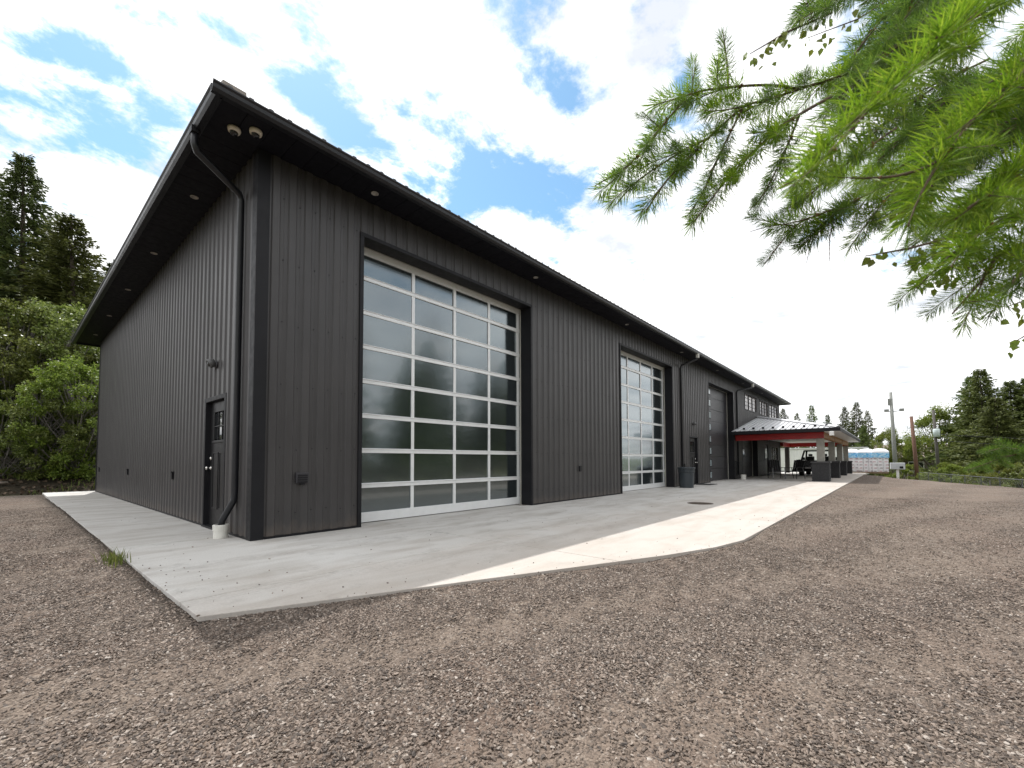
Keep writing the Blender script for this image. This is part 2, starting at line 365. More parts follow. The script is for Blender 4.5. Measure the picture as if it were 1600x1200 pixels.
# ------------------------------------------------------------------ ground, yard, slab
OUT = [(-1.3, -2.89), (2.71, -4.59), (3.55, -4.88), (4.3, -5.02), (43.0, -5.04), (43.0, -0.02), (0.0, -0.0), (0.0, 15.9), (-1.32, 15.9)]
def inside(x, y):
    if y > 0: return -1.31 < x < 0.2 and y < 15.9
    if x < -1.3 or x > 43: return False
    lim = -2.89 - (x + 1.3) * 0.424 if x < 2.71 else (-4.59 - (x - 2.71) * 0.32 if x < 4 else -5.03)
    return y > lim
def crest(x, y): return (x - 33.87) * 0.305 - (y + 6.75) * 0.952
def sst(a, b, t): t = max(0, min(1, (t - a) / (b - a))); return t * t * (3 - 2 * t)
def gz(x, y):
    z = -0.032
    s = crest(x, y)
    z -= 1.0 * sst(-0.4, 4.0, s) + 0.5 * sst(4, 30, s)
    if x > 44: z -= 0.25 * sst(44, 48, x)
    if y > 15.5 and x < 45: z += 1.8 * sst(15.6, 24, y) + 2.0 * sst(24, 45, y)
    return z
TR = [[(-7, -0.6), (-3, -3.0), (-0.57, -4.31), (0.55, -4.78), (2.52, -5.64), (4.57, -7.08), (6.5, -8.4), (9, -10.4)],
      [(-6, -3.2), (-2.2, -5.0), (0.4, -6.1), (2.6, -7.4), (5, -9.4)],
      [(4.6, -5.35), (7, -5.9), (11, -7.2), (16, -8.4), (22, -9.4)],
      [(9, -5.4), (15, -6.2), (22, -7.4), (29, -8.6)], [(3, -6.3), (6.5, -6.9), (11, -8.6), (15, -10.4)]]
def dseg(x, y, a, b):
    dx, dy = b[0] - a[0], b[1] - a[1]; t = max(0, min(1, ((x - a[0]) * dx + (y - a[1]) * dy) / (dx * dx + dy * dy)))
    return math.hypot(x - a[0] - t * dx, y - a[1] - t * dy)
def track(x, y):
    best = 0
    for i, L in enumerate(TR):
        d = min(dseg(x, y, L[k], L[k + 1]) for k in range(len(L) - 1))
        wd = 0.26 + 0.012 * max(0, x) + 0.06 * mnoise.noise((x * .5, y * .5, i))
        best = max(best, (1 - sst(wd * 0.5, wd * 1.5, d)) * (0.95 if i < 2 else 0.8))
    return best
def axis(*segs):
    a = []
    for lo, hi, st in segs:
        n = max(1, round((hi - lo) / st)); a += [lo + (hi - lo) * i / n for i in range(n)]
    return a + [segs[-1][1]]
def grid(name, xs, ys, zf, mat, skip=None):
    v = [(x, y, zf(x, y)) for y in ys for x in xs]; nx = len(xs); f = []
    for j in range(len(ys) - 1):
        for i in range(nx - 1):
            if skip and skip(0.5 * (xs[i] + xs[i + 1]), 0.5 * (ys[j] + ys[j + 1])): continue
            f.append((j * nx + i, j * nx + i + 1, (j + 1) * nx + i + 1, (j + 1) * nx + i))
    me = bpy.data.meshes.new(name); me.from_pydata(v, [], f); me.update(); me.materials.append(mat)
    me.polygons.foreach_set('use_smooth', [True] * len(f))
    o = bpy.data.objects.new(name, me); COL.objects.link(o); return o
def yz(x, y):
    z = gz(x, y)
    if inside(x, y) and inside(x - .15, y) and inside(x, y - .15) and inside(x + .15, y): return -0.14
    b = 0.018 * mnoise.noise((x * 0.9, y * 0.9, 1.3)) + 0.010 * mnoise.noise((x * 2.7, y * 2.7, 4.1)) + .006 * mnoise.noise((x * 7, y * 7, 2))
    b += 0.05 * mnoise.noise((x * .22, y * .22, 8.8)) * sst(0.3, 4, abs(y + 3))
    b -= 0.022 * track(x, y)
    return z + b
xs = axis((-16, -5, .8), (-5, -3.2, .3), (-3.2, 9, .14), (9, 20, .32), (20, 46, .65))
ys = axis((-30, -12, 1.5), (-12, -9, .4), (-9, -1, .14), (-1, 15.6, .5))
yard = struct(grid('gravel_yard', xs, ys, yz, GRAVEL, lambda x, y: (x > 0.4 and y > 0.3) or crest(x, y) > 4.2))
me = yard.data
at_ = me.attributes.new('track', 'FLOAT', 'POINT'); at_.data.foreach_set('value', [track(v.co.x, v.co.y) for v in me.vertices])
at_ = me.attributes.new('soil_and_shade', 'FLOAT', 'POINT')
def soil_and_shade(x, y):
    d = 0.85 * sst(13.6, 15.2, y + 0.8 * mnoise.noise((x, y, 3)))
    if -2.2 < x < -1.2 and y > -3: d = max(d, 0.8 * (1 - sst(0.05, 0.22 + .1 * mnoise.noise((x * 3, y * 3, 2)), abs(x + 1.36))))  # strip along the walk: left eave's shadow painted into the gravel colour
    return d
at_.data.foreach_set('value', [soil_and_shade(v.co.x, v.co.y) for v in me.vertices])
xs2 = axis((-600, -60, 60), (-60, -10, 5), (-10, 45, 2.5), (45, 90, 4), (90, 800, 70))
ys2 = axis((-600, -60, 60), (-60, -14, 4), (-14, 4, 1.5), (4, 50, 2.5), (50, 700, 65))
gr = struct(grid('ground', xs2, ys2, lambda x, y: gz(x, y) - 0.12 + 0.25 * mnoise.noise((x * .12, y * .12, 0)) * sst(2, 10, max(crest(x, y), y - 17)), GROUND))
me = gr.data; at_ = me.attributes.new('soil_and_shade', 'FLOAT', 'POINT'); at_.data.foreach_set('value', [0.95 * sst(14, 16, v.co.y) * (1 - sst(30, 40, v.co.x)) for v in me.vertices])

# stones: geometry-node instances on a patch in front of the camera
def stones(name, xs, ys, dens_f, r0, seed, zoff, mat, zf=yz, keep=None):
    o = grid(name, xs, ys, lambda x, y: zf(x, y) + zoff, mat, keep)
    me = o.data; a = me.attributes.new('dens', 'FLOAT', 'POINT'); a.data.foreach_set('value', [dens_f(v.co.x, v.co.y) for v in me.vertices])
    g = bpy.data.node_groups.new(name, 'GeometryNodeTree')
    g.interface.new_socket('Geometry', in_out='INPUT', socket_type='NodeSocketGeometry'); g.interface.new_socket('Geometry', in_out='OUTPUT', socket_type='NodeSocketGeometry')
    n = g.nodes.new; L = g.links.new
    gi = n('NodeGroupInput'); go = n('NodeGroupOutput')
    dp = n('GeometryNodeDistributePointsOnFaces'); na = n('GeometryNodeInputNamedAttribute'); na.data_type = 'FLOAT'; na.inputs['Name'].default_value = 'dens'
    L(gi.outputs[0], dp.inputs['Mesh']); L(na.outputs[0], dp.inputs['Density']); dp.inputs['Seed'].default_value = seed
    jn = n('GeometryNodeGeometryToInstance')
    for k in range(5):
        ic = n('GeometryNodeMeshIcoSphere'); ic.inputs['Radius'].default_value = r0; ic.inputs['Subdivisions'].default_value = 1
        sp = n('GeometryNodeSetPosition'); rv = n('FunctionNodeRandomValue'); rv.data_type = 'FLOAT_VECTOR'
        rv.inputs[0].default_value = (-r0 * .48,) * 3; rv.inputs[1].default_value = (r0 * .48,) * 3; rv.inputs['Seed'].default_value = k * 7 + seed
        L(ic.outputs[0], sp.inputs[0]); L(rv.outputs[0], sp.inputs['Offset'])
        tr = n('GeometryNodeTransform'); tr.inputs['Scale'].default_value = (1.25, 0.9 - .05 * k, 0.55 + .05 * k); L(sp.outputs[0], tr.inputs[0])
        sm = n('GeometryNodeSetMaterial'); sm.inputs['Material'].default_value = mat; L(tr.outputs[0], sm.inputs[0])
        L(sm.outputs[0], jn.inputs[0])
    ip = n('GeometryNodeInstanceOnPoints'); L(dp.outputs['Points'], ip.inputs['Points']); L(jn.outputs[0], ip.inputs['Instance'])
    ip.inputs['Pick Instance'].default_value = True
    ri = n('FunctionNodeRandomValue'); ri.data_type = 'INT'; ri.inputs[4].default_value = 0; ri.inputs[5].default_value = 4; ri.inputs['Seed'].default_value = 3; L(ri.outputs[2], ip.inputs['Instance Index'])
    rr = n('FunctionNodeRandomValue'); rr.data_type = 'FLOAT_VECTOR'; rr.inputs[0].default_value = (-.5, -.5, 0); rr.inputs[1].default_value = (.5, .5, 6.28); L(rr.outputs[0], ip.inputs['Rotation'])
    rs = n('FunctionNodeRandomValue'); rs.data_type = 'FLOAT'; rs.inputs[2].default_value = 0; rs.inputs[3].default_value = 1.0; rs.inputs['Seed'].default_value = 9
    pw = n('ShaderNodeMath'); pw.operation = 'POWER'; pw.inputs[1].default_value = 2.6; L(rs.outputs[1], pw.inputs[0])
    ma = n('ShaderNodeMath'); ma.operation = 'MULTIPLY_ADD'; ma.inputs[1].default_value = 0.95; ma.inputs[2].default_value = 0.52; L(pw.outputs[0], ma.inputs[0]); L(ma.outputs[0], ip.inputs['Scale'])
    L(ip.outputs[0], go.inputs[0])
    m = o.modifiers.new('scatter', 'NODES'); m.node_group = g
    return o
def sdens(x, y):
    if inside(x, y): return 0
    for dx, dy in ((.05, 0), (-.05, 0), (0, .06), (0, -.06)):
        if inside(x + dx, y + dy): return 2500
    d = math.hypot(x - CAM.x, y - CAM.y)
    if d > 17: return 0
    k = 8800 * min(1, (3.6 / max(d, .1)) ** 1.7)
    k *= 0.8 + 0.4 * max(0, .5 + mnoise.noise((x * .8, y * .8, 7)))
    return k * (1 - 0.66 * track(x, y))
def out_of_view(x, y):
    v = Vector((x, y, 0)) - CAM; z = v.dot(fw); u = v.dot(rt)
    return z < 1.0 or abs(u) > z * 1.25 + 0.5 or math.hypot(x - CAM.x, y - CAM.y) > 17 or (inside(x, y) and inside(x + .3, y) and inside(x - .3, y) and inside(x, y - .3))
st = stones('gravel_stones', axis((-4.5, 15.5, .14)), axis((-12, 9, .14)), sdens, 0.0070, 4, 0.002, STONE, yz, out_of_view)
stuff(st, 'loose crushed brown and grey gravel stones covering the yard', 'gravel')
def pdens(x, y):
    if not inside(x, y): return 0
    e = min([0.0] + [0]) 
    near = not (inside(x, y - .35) and inside(x - .35, y))
    return (26 if near else 2.2) * (1 if math.hypot(x - CAM.x, y - CAM.y) < 14 else .3)
pb = stones('pebbles', axis((-1.3, 14, .3)), axis((-5.05, -0.1, .2)), pdens, 0.0065, 11, 0.003, STONE, lambda x, y: 0.0)
stuff(pb, 'small pebbles kicked from the gravel onto the concrete apron', 'pebbles')
pb2 = stones('pebbles', axis((-1.25, -0.05, .2)), axis((0.0, 13, .5)), lambda x, y: 1.6, 0.008, 12, 0.003, STONE, lambda x, y: 0.0)
stuff(pb2, 'small pebbles scattered on the concrete walk beside the end wall', 'pebbles')

# slab bays
slab = struct(bpy.data.objects.new('concrete_slab', None)); COL.objects.link(slab)
def clip(poly, ax, val, keep_less):
    out = []
    for i in range(len(poly)):
        a, b = poly[i], poly[(i + 1) % len(poly)]; ia = (a[ax] <= val) == keep_less; ib = (b[ax] <= val) == keep_less
        if ia: out.append(a)
        if ia != ib:
            t = (val - a[ax]) / (b[ax] - a[ax]); q = [a[0] + (b[0] - a[0]) * t, a[1] + (b[1] - a[1]) * t]; q[ax] = val; out.append(tuple(q))
    return out
FRONT = [(-1.3, -2.89), (2.71, -4.59), (3.55, -4.88), (4.3, -5.02), (43.0, -5.04), (43.0, 1.0), (-1.31, 1.0)]
def bay(poly):
    m = MB(); m.prism(poly, -0.16, 0.0); m.build('slab_bay', CONC, slab, bevel=0.006)
G = 0.007
xc = [-2] + [2.1 + 4.53 * k for k in range(0, 9)] + [44]
for i in range(len(xc) - 1):
    for (ya, yb) in ((-6, -2.42), (-2.42, 0.7)):
        p = FRONT
        for ax, val, kl in ((0, xc[i] + G, False), (0, xc[i + 1] - G, True), (1, ya + G, False), (1, yb - G, True)):
            if p: p = clip(p, ax, val, kl)
        if len(p) > 2: bay(p)
for k in range(5):
    a, b = 0.7 + 3.04 * k, 0.7 + 3.04 * (k + 1); bay([(-1.31, a + G), (0.25, a + G), (0.25, b - G), (-1.31, b - G)])

# ------------------------------------------------------------------ the workshop
L_, W_, H_ = 37.4, 15.24, 5.43
B = thing('workshop_building', 'long charcoal metal clad workshop with black trim and tall overhead doors', 'building')
PITCH_ = 0.2286
RP = [(0, .022), (.046, .022), (.062, .001), (.110, 0), (.114, .004), (.122, .004), (.126, 0), (.1666, .001), (.1826, .022), (PITCH_, .022)]
def rib(u):
    u = u % PITCH_
    for (a, ya), (b, yb) in zip(RP[:-1], RP[1:]):
        if a <= u <= b: return ya + (yb - ya) * (u - a) / (b - a)
    return .022
BRK = [p[0] for p in RP[:-1]]
cache = {}
def strip(xa, xb, za, zb, org, rot, name='wall_panel', parent=None, mat=None):
    key = (round(xb - xa, 3), round(xa % PITCH_, 3), round(za, 2), round(zb, 2), mat.name if mat else '')
    if key not in cache:
        us = sorted({round(u, 4) for k in range(int((xb - xa) / PITCH_) + 3) for q in BRK for u in [(int(xa / PITCH_) + k - 1) * PITCH_ + q] if xa < u < xb} | {round(xa, 4), round(xb, 4)})
        m = MB()
        for u in us: m.v += [(u - xa, -rib(u), za), (u - xa, -rib(u), zb)]
        n = len(us)
        for i in range(n - 1): m.face((2 * i, 2 * i + 2, 2 * i + 3, 2 * i + 1))
        # thickness return on the bottom edge
        b = len(m.v)
        for u in us: m.v.append((u - xa, 0.012, za))
        for i in range(n - 1): m.face((2 * i, b + i, b + i + 1, 2 * i + 2))
        cache[key] = m.mesh('wall_panel', mat or CLAD)
    M = Matrix.Rotation(rot, 4, 'Z'); p = Vector(org) + M @ Vector((xa, 0, 0))
    return inst(cache[key], name, parent or B, p, (0, 0, rot))
def run(x0, x1, za, zb, org, rot, mat=None, name='wall_panel'):
    a = x0
    while a < x1 - 1e-4:
        b = min(x1, (math.floor((a + 1e-6) / (PITCH_ * 4)) + 1) * PITCH_ * 4)
        if x1 - b < 0.05: b = x1
        strip(a, b, za, zb, org, rot, name, None, mat); a = b
D1, D2, D3 = (1.60, 6.05), (10.74, 15.13), (19.76, 24.08)
TW = 0.065; ZT = 4.80; Z0 = 0.03
O0 = (0, 0, 0)
MD = (17.02, 18.0)                      # man door in front wall
LD = (25.92, 29.75)                     # lower solid door under carport
LM = (31.9, 32.9)                       # glazed man door under carport
LW = (33.95, 36.25)                     # lower window
UW = [(26.75, 29.6), (30.6, 33.0), (33.65, 36.6)]
run(0.14, D1[0] - TW, Z0, H_, O0, 0); run(D1[0] - TW, D1[1] + TW, ZT + TW, H_, O0, 0)
run(D1[1] + TW, D2[0] - TW, Z0, H_, O0, 0); run(D2[0] - TW, D2[1] + TW, ZT + TW, H_, O0, 0)
run(D2[1] + TW, MD[0] - .04, Z0, H_, O0, 0); run(MD[0] - .04, MD[1] + .04, 2.12, H_, O0, 0); run(MD[1] + .04, D3[0] - TW, Z0, H_, O0, 0)
run(D3[0] - TW, D3[1] + TW, ZT + TW, H_, O0, 0)
WZ = 0.97
# two-storey end: wainscot, wall around openings
xe = [D3[1] + TW, LD[0] - TW, LD[1] + TW, LM[0] - .05, LM[1] + .05, LW[0] - .06, LW[1] + .06, L_ - .12]
run(xe[0], xe[1], WZ + .05, 3.0, O0, 0); run(xe[2], xe[3], WZ + .05, 3.0, O0, 0); run(xe[4], xe[5], WZ + .05, 3.0, O0, 0); run(xe[6], xe[7], WZ + .05, 3.0, O0, 0)
run(xe[1], xe[2], 2.55, 3.0, O0, 0); run(xe[3], xe[4], 2.15, 3.0, O0, 0); run(xe[5], xe[6], 2.05, 3.0, O0, 0)
run(xe[0], xe[7], 3.0, 4.08, O0, 0)
ux = [xe[0]] + [v for a, b in UW for v in (a - .06, b + .06)] + [xe[7]]
for i in range(0, len(ux), 2): run(ux[i], ux[i + 1], 4.08, 5.12, O0, 0)
run(xe[0], xe[7], 5.12, H_, O0, 0)
for a, b in ((xe[0], xe[1]), (xe[2], xe[3]), (xe[4], xe[7])):
    wm = MB(); wm.box(a, -0.035, 0.0, b, 0.02, WZ - .001); wm.box(a, -0.06, WZ - .001, b, 0.02, WZ + 0.05); wm.build('wainscot', BLACK, B, bevel=.004)
# end wall towards the camera (x = 0), its door at y 1.13 .. 2.13
SD = (1.13, 2.13)
Oe = (0, W_, 0)
run(0.12, W_ - SD[1] - .04, Z0, H_, Oe, R(-90)); run(W_ - SD[1] - .04, W_ - SD[0] + .04, 2.12, H_, Oe, R(-90)); run(W_ - SD[0] + .04, W_ - 0.14, Z0, H_, Oe, R(-90))
m = MB(); m.box(0.1, W_ - .06, 0, L_ - .05, W_, H_); m.box(L_ - .06, 0.05, 0, L_, W_ - .07, H_); m.build('rear_wall', CLAD, B)
# screws
sm = MB()
for zz in (0.35, 1.25, 2.15, 3.05, 3.95, 4.85):
    x = 0.2286
    while x < 24.1:
        blocked = any(a - .1 < x < b + .1 for a, b in (D1, D2, D3)) and zz < 4.85 or (MD[0] - .1 < x < MD[1] + .1 and zz < 2.3)
        if not blocked: sm.box(x + .10, -0.009, zz - .006 + .02 * math.sin(x * 37), x + .114, 0.0, zz + .008 + .02 * math.sin(x * 37))
        x += PITCH_
    y = 0.2286
    while y < W_ - .2:
        if not (SD[0] - .15 < y < SD[1] + .15 and zz < 2.3): sm.box(-0.009, y + .10, zz - .006 + .015 * math.sin(y * 31), 0, y + .114, zz + .008 + .015 * math.sin(y * 31))
        y += PITCH_
stuff(sm.build('panel_screws', BLACK, B))
# trims
tm = MB()
tm.box(-0.027, -0.027, 0, 0.14, 0.0, H_); tm.box(-0.027, -0.0, 0, 0.0, 0.15, H_)
tm.build('corner_trim', BLACK, B, bevel=.004)
m = MB(); m.box(-0.03, W_ - .14, 0, 0.0, W_ + .03, H_); m.box(0, W_, 0, .15, W_ + .03, H_); m.build('corner_trim', BLACK, B)
m = MB(); m.box(L_ - .14, -.03, 0, L_ + .03, 0, H_); m.box(L_, 0, 0, L_ + .03, .15, H_); m.build('corner_trim', BLACK, B)
for q in ((0.15, -0.022, D1[0] - TW, .03), (D1[1] + TW, -0.022, D2[0] - TW, .03), (D2[1] + TW, -.022, MD[0] - .05, .03), (MD[1] + .05, -.022, D3[0] - TW, .03), (-.022, SD[1] + .05, .03, W_ - .15), (-.022, .07, .03, SD[0] - .05)):
    m = MB(); m.box(q[0], q[1], 0, q[2], q[3], .035); m.build('base_flashing', BLACK, B)
def reveal(x0, x1, zt, depth=.30):
    m = MB()
    m.box(x0 - TW, -.030, 0, x0, depth, zt); m.box(x1, -.030, 0, x1 + TW, depth, zt); m.box(x0 - TW, -.030, zt, x1 + TW, depth, zt + TW)
    m.build('door_trim', BLACK, B, bevel=.004)
    m = MB()
    m.box(x1 - .0, depth + .002, 0, x1 + .09, depth + .03, zt + .03); m.box(x0 - .09, depth + .002, 0, x0, depth + .03, zt + .03); m.box(x0 - .09, depth + .002, zt + .03, x1 + .09, depth + .03, zt + .085)
    m.box(x0 - .0, depth - .012, zt - .012, x1, depth + .001, zt + .0); m.box(x1 - .02, depth - .012, 0, x1 - .002, depth + .001, zt - .013); m.box(x0 + .002, depth - .012, 0, x0 + .02, depth + .001, zt - .013)
    m.build('weather_seal', ALUD, B)
for d in (D1, D2, D3): reveal(d[0], d[1], ZT)
reveal(LD[0], LD[1], 2.48)

panecache = {}
def glazed_door(d):
    x0, x1 = d; y = 0.36
    G_ = bpy.data.objects.new('overhead_door', None); link(G_, B, (x0, y, 0))
    G_['label'] = 'overhead door glazed with translucent panes in a pale aluminium grid'
    Wd = x1 - x0; st_w = 0.068; ex = 0.03
    zs = [0.185] + [0.647 + 0.606 * k for k in range(7)] + [4.70]
    rails = [(0.015, 0.185)] + [(0.647 + .606 * k - .042, 0.647 + .606 * k + .042) for k in range(7)] + [(4.695, 4.83)]
    for k, (a, b) in enumerate(rails):
        m = MB(); m.box(-ex, -0.012, a, Wd + ex, 0.04, b); m.box(-ex, -.024, b - .018, Wd + ex, -.013, b - .006) if 0 < k < 8 else None
        m.build('rail', ALU, G_, bevel=.004)
    cols = [-ex, 1.06 * Wd / 4.45 * 0 + 0.02, ]
    xsn = [0.03, 1.28 * Wd / 4.45, 2.345 * Wd / 4.45, 3.39 * Wd / 4.45, Wd - 0.03]
    for k, xc_ in enumerate(xsn):
        m = MB(); hw = .05 if k in (0, 4) else .034
        for a, b in zip(rails[:-1], rails[1:]): m.box(xc_ - hw, -0.004, a[1], xc_ + hw, 0.036, b[0])
        m.build('stile', ALU, G_)
    for r in range(8):
        z0, z1 = rails[r][1], rails[r + 1][0]
        for c in range(4):
            xa, xb = xsn[c] + (.05 if c == 0 else .034), xsn[c + 1] - (.05 if c == 3 else .034)
            key = (round(xb - xa, 3), round(z1 - z0, 3))
            if key not in panecache:
                m = MB(); m.box(0, 0, 0, xb - xa, .016, z1 - z0); panecache[key] = m.mesh('pane', PANE)
            o = inst(panecache[key], 'pane', G_, (xa, .012 + random.uniform(-.001, .001), z0), (random.uniform(-.010, .010), 0, random.uniform(-.010, .010)))
    return G_
random.seed(5)
g1 = glazed_door(D1); g1['label'] = 'nearest and largest overhead door of translucent panes in an aluminium grid'
g2 = glazed_door(D2); g2['label'] = 'second overhead door of translucent panes, further along beside the grey bin'
def solid_door(d, h, n, wins, sec=.606, wx=1.03):
    x0, x1 = d; y = .34; G_ = bpy.data.objects.new('overhead_door', None); link(G_, B, (x0, y, 0)); Wd = x1 - x0
    k = 0; z = 0.02
    while z < h - .01:
        z1 = min(h, z + sec)
        m = MB(); m.box(-.03, 0, z + .004, Wd + .03, .045, z1 - .004)
        m.build('door_section', DOORG, G_, bevel=.006)
        if k in wins:
            m = MB(); m.box(wx - .06, -.014, z + .10, wx + .44, -.001, z1 - .10); m.build('window_frame', BLACK, G_, bevel=.004)
            m = MB(); m.box(wx - .005, -.020, z + .15, wx + .385, -.0145, z1 - .15); m.build('pane', GLASSB, G_)
        z = z1; k += 1
    return G_
d3 = solid_door(D3, 4.83, 8, range(8)); d3['label'] = 'solid charcoal overhead door with one column of small square lites'
d4 = solid_door(LD, 2.5, 4, [2], .62, 1.45); d4['label'] = 'low charcoal overhead door under the carport'
m = MB(); m.box(LD[1] - .03, -.026, .0, LD[1] + .02, -.0245, 2.45); m.build('door_track_cover', ALUD, B)

def man_door(org, rot, handle_side, name='man_door', inset=.05):
    """local: x along the door 0..1.0, -y outward"""
    G_ = bpy.data.objects.new(name, None); link(G_, B, org, (0, 0, rot))
    m = MB(); m.box(-.045, -.03, 0, 0.03, .10, 2.12); m.box(.97, -.03, 0, 1.045, .10, 2.12); m.box(0.03, -.03, 2.05, .97, .10, 2.12); m.box(.0, -.05, -.01, 1, .10, .03)
    m.build('door_frame', BLACK, G_, bevel=.004)
    m = MB(); w0, w1 = .20, .80; zw0, zw1 = 1.42, 1.88
    m.box(.03, inset, .03, w0, inset + .045, 2.05); m.box(w1, inset, .03, .97, inset + .045, 2.05); m.box(w0, inset, .03, w1, inset + .045, zw0); m.box(w0, inset, zw1, w1, inset + .045, 2.05)
    # raised craftsman panels
    for a, b in ((.19, .47), (.53, .81)):
        m.box(a, inset - .010, .30, a + .02, inset - .0005, 1.22); m.box(b - .02, inset - .010, .30, b, inset - .0005, 1.22); m.box(a + .02, inset - .010, 1.20, b - .02, inset - .0005, 1.22); m.box(a + .02, inset - .010, .30, b - .02, inset - .0005, .325)
    m.box(w0 - .02, inset - .018, zw0 - .045, w1 + .02, inset - .0005, zw0 - .012)
    m.build('door_leaf', DOORB, G_, bevel=.003)
    for i in range(3):
        for j in range(2):
            a = w0 + .015 + i * .195; z = zw0 + .015 + j * .22
            m = MB(); m.box(a, inset + .015, z, a + .18, inset + .025, z + .205); m.build('pane', GLASS, G_)
    m = MB(); m.box(w0, inset + .004, zw0, w0 + .014, inset + .03, zw1); m.box(w1 - .014, inset + .004, zw0, w1, inset + .03, zw1)
    for i in (1, 2): m.box(w0 + i * .195 + .001, inset + .002, zw0, w0 + i * .195 + .014, inset + .03, zw1)
    m.box(w0, inset + .0005, zw0 + .221, w1, inset + .028, zw0 + .234); m.build('muntins', DOORB, G_)
    hx = .10 if handle_side == 0 else .90
    m = MB(); Mx = Matrix.Translation((hx, inset, .96)) @ Matrix.Rotation(R(90), 4, 'X')
    m.lathe([(.034, 0), (.034, .01), (.013, .014), (.013, .045), (.028, .052), (.030, .068), (.018, .080)], n=14, M=Mx); m.build('door_knob', STEEL, G_, smooth=True)
    m = MB(); Mx = Matrix.Translation((hx, inset, 1.12)) @ Matrix.Rotation(R(90), 4, 'X')
    m.lathe([(.032, 0), (.032, .012), (.024, .022)], n=14, M=Mx); m.build('deadbolt', STEEL, G_, smooth=True)
    return G_
md1 = man_door((0, SD[1], 0), R(-90), 0); md1['label'] = 'black six-lite door in the near end wall'
md2 = man_door((MD[0], 0, 0), 0, 1); md2['label'] = 'black six-lite door beside the grey bin'
# glazed man door below the carport
G_ = bpy.data.objects.new('man_door', None); link(G_, B, (LM[0], 0, 0)); G_['label'] = 'dark door with a bluish glass lite under the carport'
m = MB(); m.box(-.05, -.03, 0, .0, .06, 2.15); m.box(1.0, -.03, 0, 1.05, .06, 2.15); m.box(0, -.03, 2.08, 1.0, .06, 2.15); m.build('door_frame', BLACK, G_)
m = MB(); m.box(0, .02, 0.02, 1.0, .055, 2.08); m.build('door_leaf', DOORB, G_)
m = MB(); m.box(.22, .008, 1.2, .78, .019, 1.85); m.build('pane', mk_glass('bluish_glass', (0.03, 0.09, 0.14)), G_)
m = MB(); m.box(.38, .001, 1.25, .62, .0075, 1.5); m.build('notice', WHITE, G_)

def window(x0, x1, z0, z1, y=0.0, cols=3, rows=4):
    G_ = bpy.data.objects.new('window', None); link(G_, B, (x0, y, z0)); w_, h_ = x1 - x0, z1 - z0
    m = MB(); t = .06
    m.box(-t, -.035, -t, w_ + t, .06, 0); m.box(-t, -.035, h_, w_ + t, .06, h_ + t); m.box(-t, -.035, 0, 0, .06, h_); m.box(w_, -.035, 0, w_ + t, .06, h_)
    for c in range(1, cols): m.box(w_ * c / cols - .04, -.02, 0, w_ * c / cols + .04, .04, h_)
    m.build('window_frame', BLACK, G_, bevel=.004)
    gm = MB()
    for c in range(cols):
        a, b = w_ * c / cols + (.04 if c else 0), w_ * (c + 1) / cols - (.04 if c < cols - 1 else 0)
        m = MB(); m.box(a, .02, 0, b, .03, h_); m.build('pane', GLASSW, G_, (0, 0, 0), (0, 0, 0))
        for r in range(1, rows): gm.box(a, .008, h_ * r / rows - .014, b, .0195, h_ * r / rows + .014)
        gm.box((a + b) / 2 - .014, .010, 0, (a + b) / 2 + .014, .0185, h_)
    gm.build('muntins', BLACK, G_)
    return G_
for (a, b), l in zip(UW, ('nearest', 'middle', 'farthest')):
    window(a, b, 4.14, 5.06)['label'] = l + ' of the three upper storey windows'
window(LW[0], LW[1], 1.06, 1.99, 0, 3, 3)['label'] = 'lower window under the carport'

# soffit, fascia, gutter, roof
E_ = 0.63; GO = -.085
sf = MB()
def soffit_strip(horizontal, a, b, c0, c1):
    t = a
    while t < b - 1e-4:
        u = min(b, t + 0.3)
        if horizontal: sf.box(t + .003, c0, H_ + .004, u - .003, c1, H_ + .016)
        else: sf.box(c0, t + .003, H_ + .004, c1, u - .003, H_ + .016)
        t = u
soffit_strip(True, -E_ + .0, L_ + E_, -E_, -.001); soffit_strip(False, 0, W_, -E_, -.001); soffit_strip(True, -E_, L_ + E_, W_ + .001, W_ + E_); soffit_strip(False, 0, W_, L_ + .001, L_ + E_)
sf.box(-E_, -E_, H_ + .017, L_ + E_, 0, H_ + .03); sf.box(-E_, 0, H_ + .017, 0, W_ + E_, H_ + .03); sf.box(0, W_, H_ + .017, L_ + E_, W_ + E_, H_ + .03); sf.box(L_, 0, H_ + .017, L_ + E_, W_, H_ + .03)
sf.build('soffit', SOFF, B)
fp = [(0, -.045), (.022, -.045), (.022, .075), (0, .075)]
fm = MB()
fm.extr(fp, (-E_, -E_, H_), (L_ + E_, -E_, H_), (0, -1, 0), (0, 0, 1)); fm.extr(fp, (-E_, W_ + E_, H_), (-E_, -E_, H_), (-1, 0, 0), (0, 0, 1))
fm.extr(fp, (L_ + E_, W_ + E_, H_), (-E_, W_ + E_, H_), (0, 1, 0), (0, 0, 1)); fm.extr(fp, (L_ + E_, -E_, H_), (L_ + E_, W_ + E_, H_), (1, 0, 0), (0, 0, 1))
fm.build('fascia', GUT, B)
gp = [(0.023, .04), (.075, .04), (.10, .075), (.108, .115), (.125, .135), (.125, .150), (.112, .150), (.10, .125), (.09, .085), (.07, .052), (.035, .052), (.035, .15), (.023, .15)]
def gutter(p0, p1, ax): 
    m = MB(); m.extr([(u, q + GO) for u, q in gp], p0, p1, ax, (0, 0, 1)); return m
gutter((-E_ - .125, -E_, H_), (L_ + E_, -E_, H_), (0, -1, 0)).build('gutter', GUT, B)
gutter((-E_, W_ + E_ + .1, H_), (-E_, -E_ - .02, H_), (-1, 0, 0)).build('gutter', GUT, B)
m = gutter((L_ + E_, W_ + E_, H_), (-E_, W_ + E_, H_), (0, 1, 0)); m.build('gutter', GUT, B)
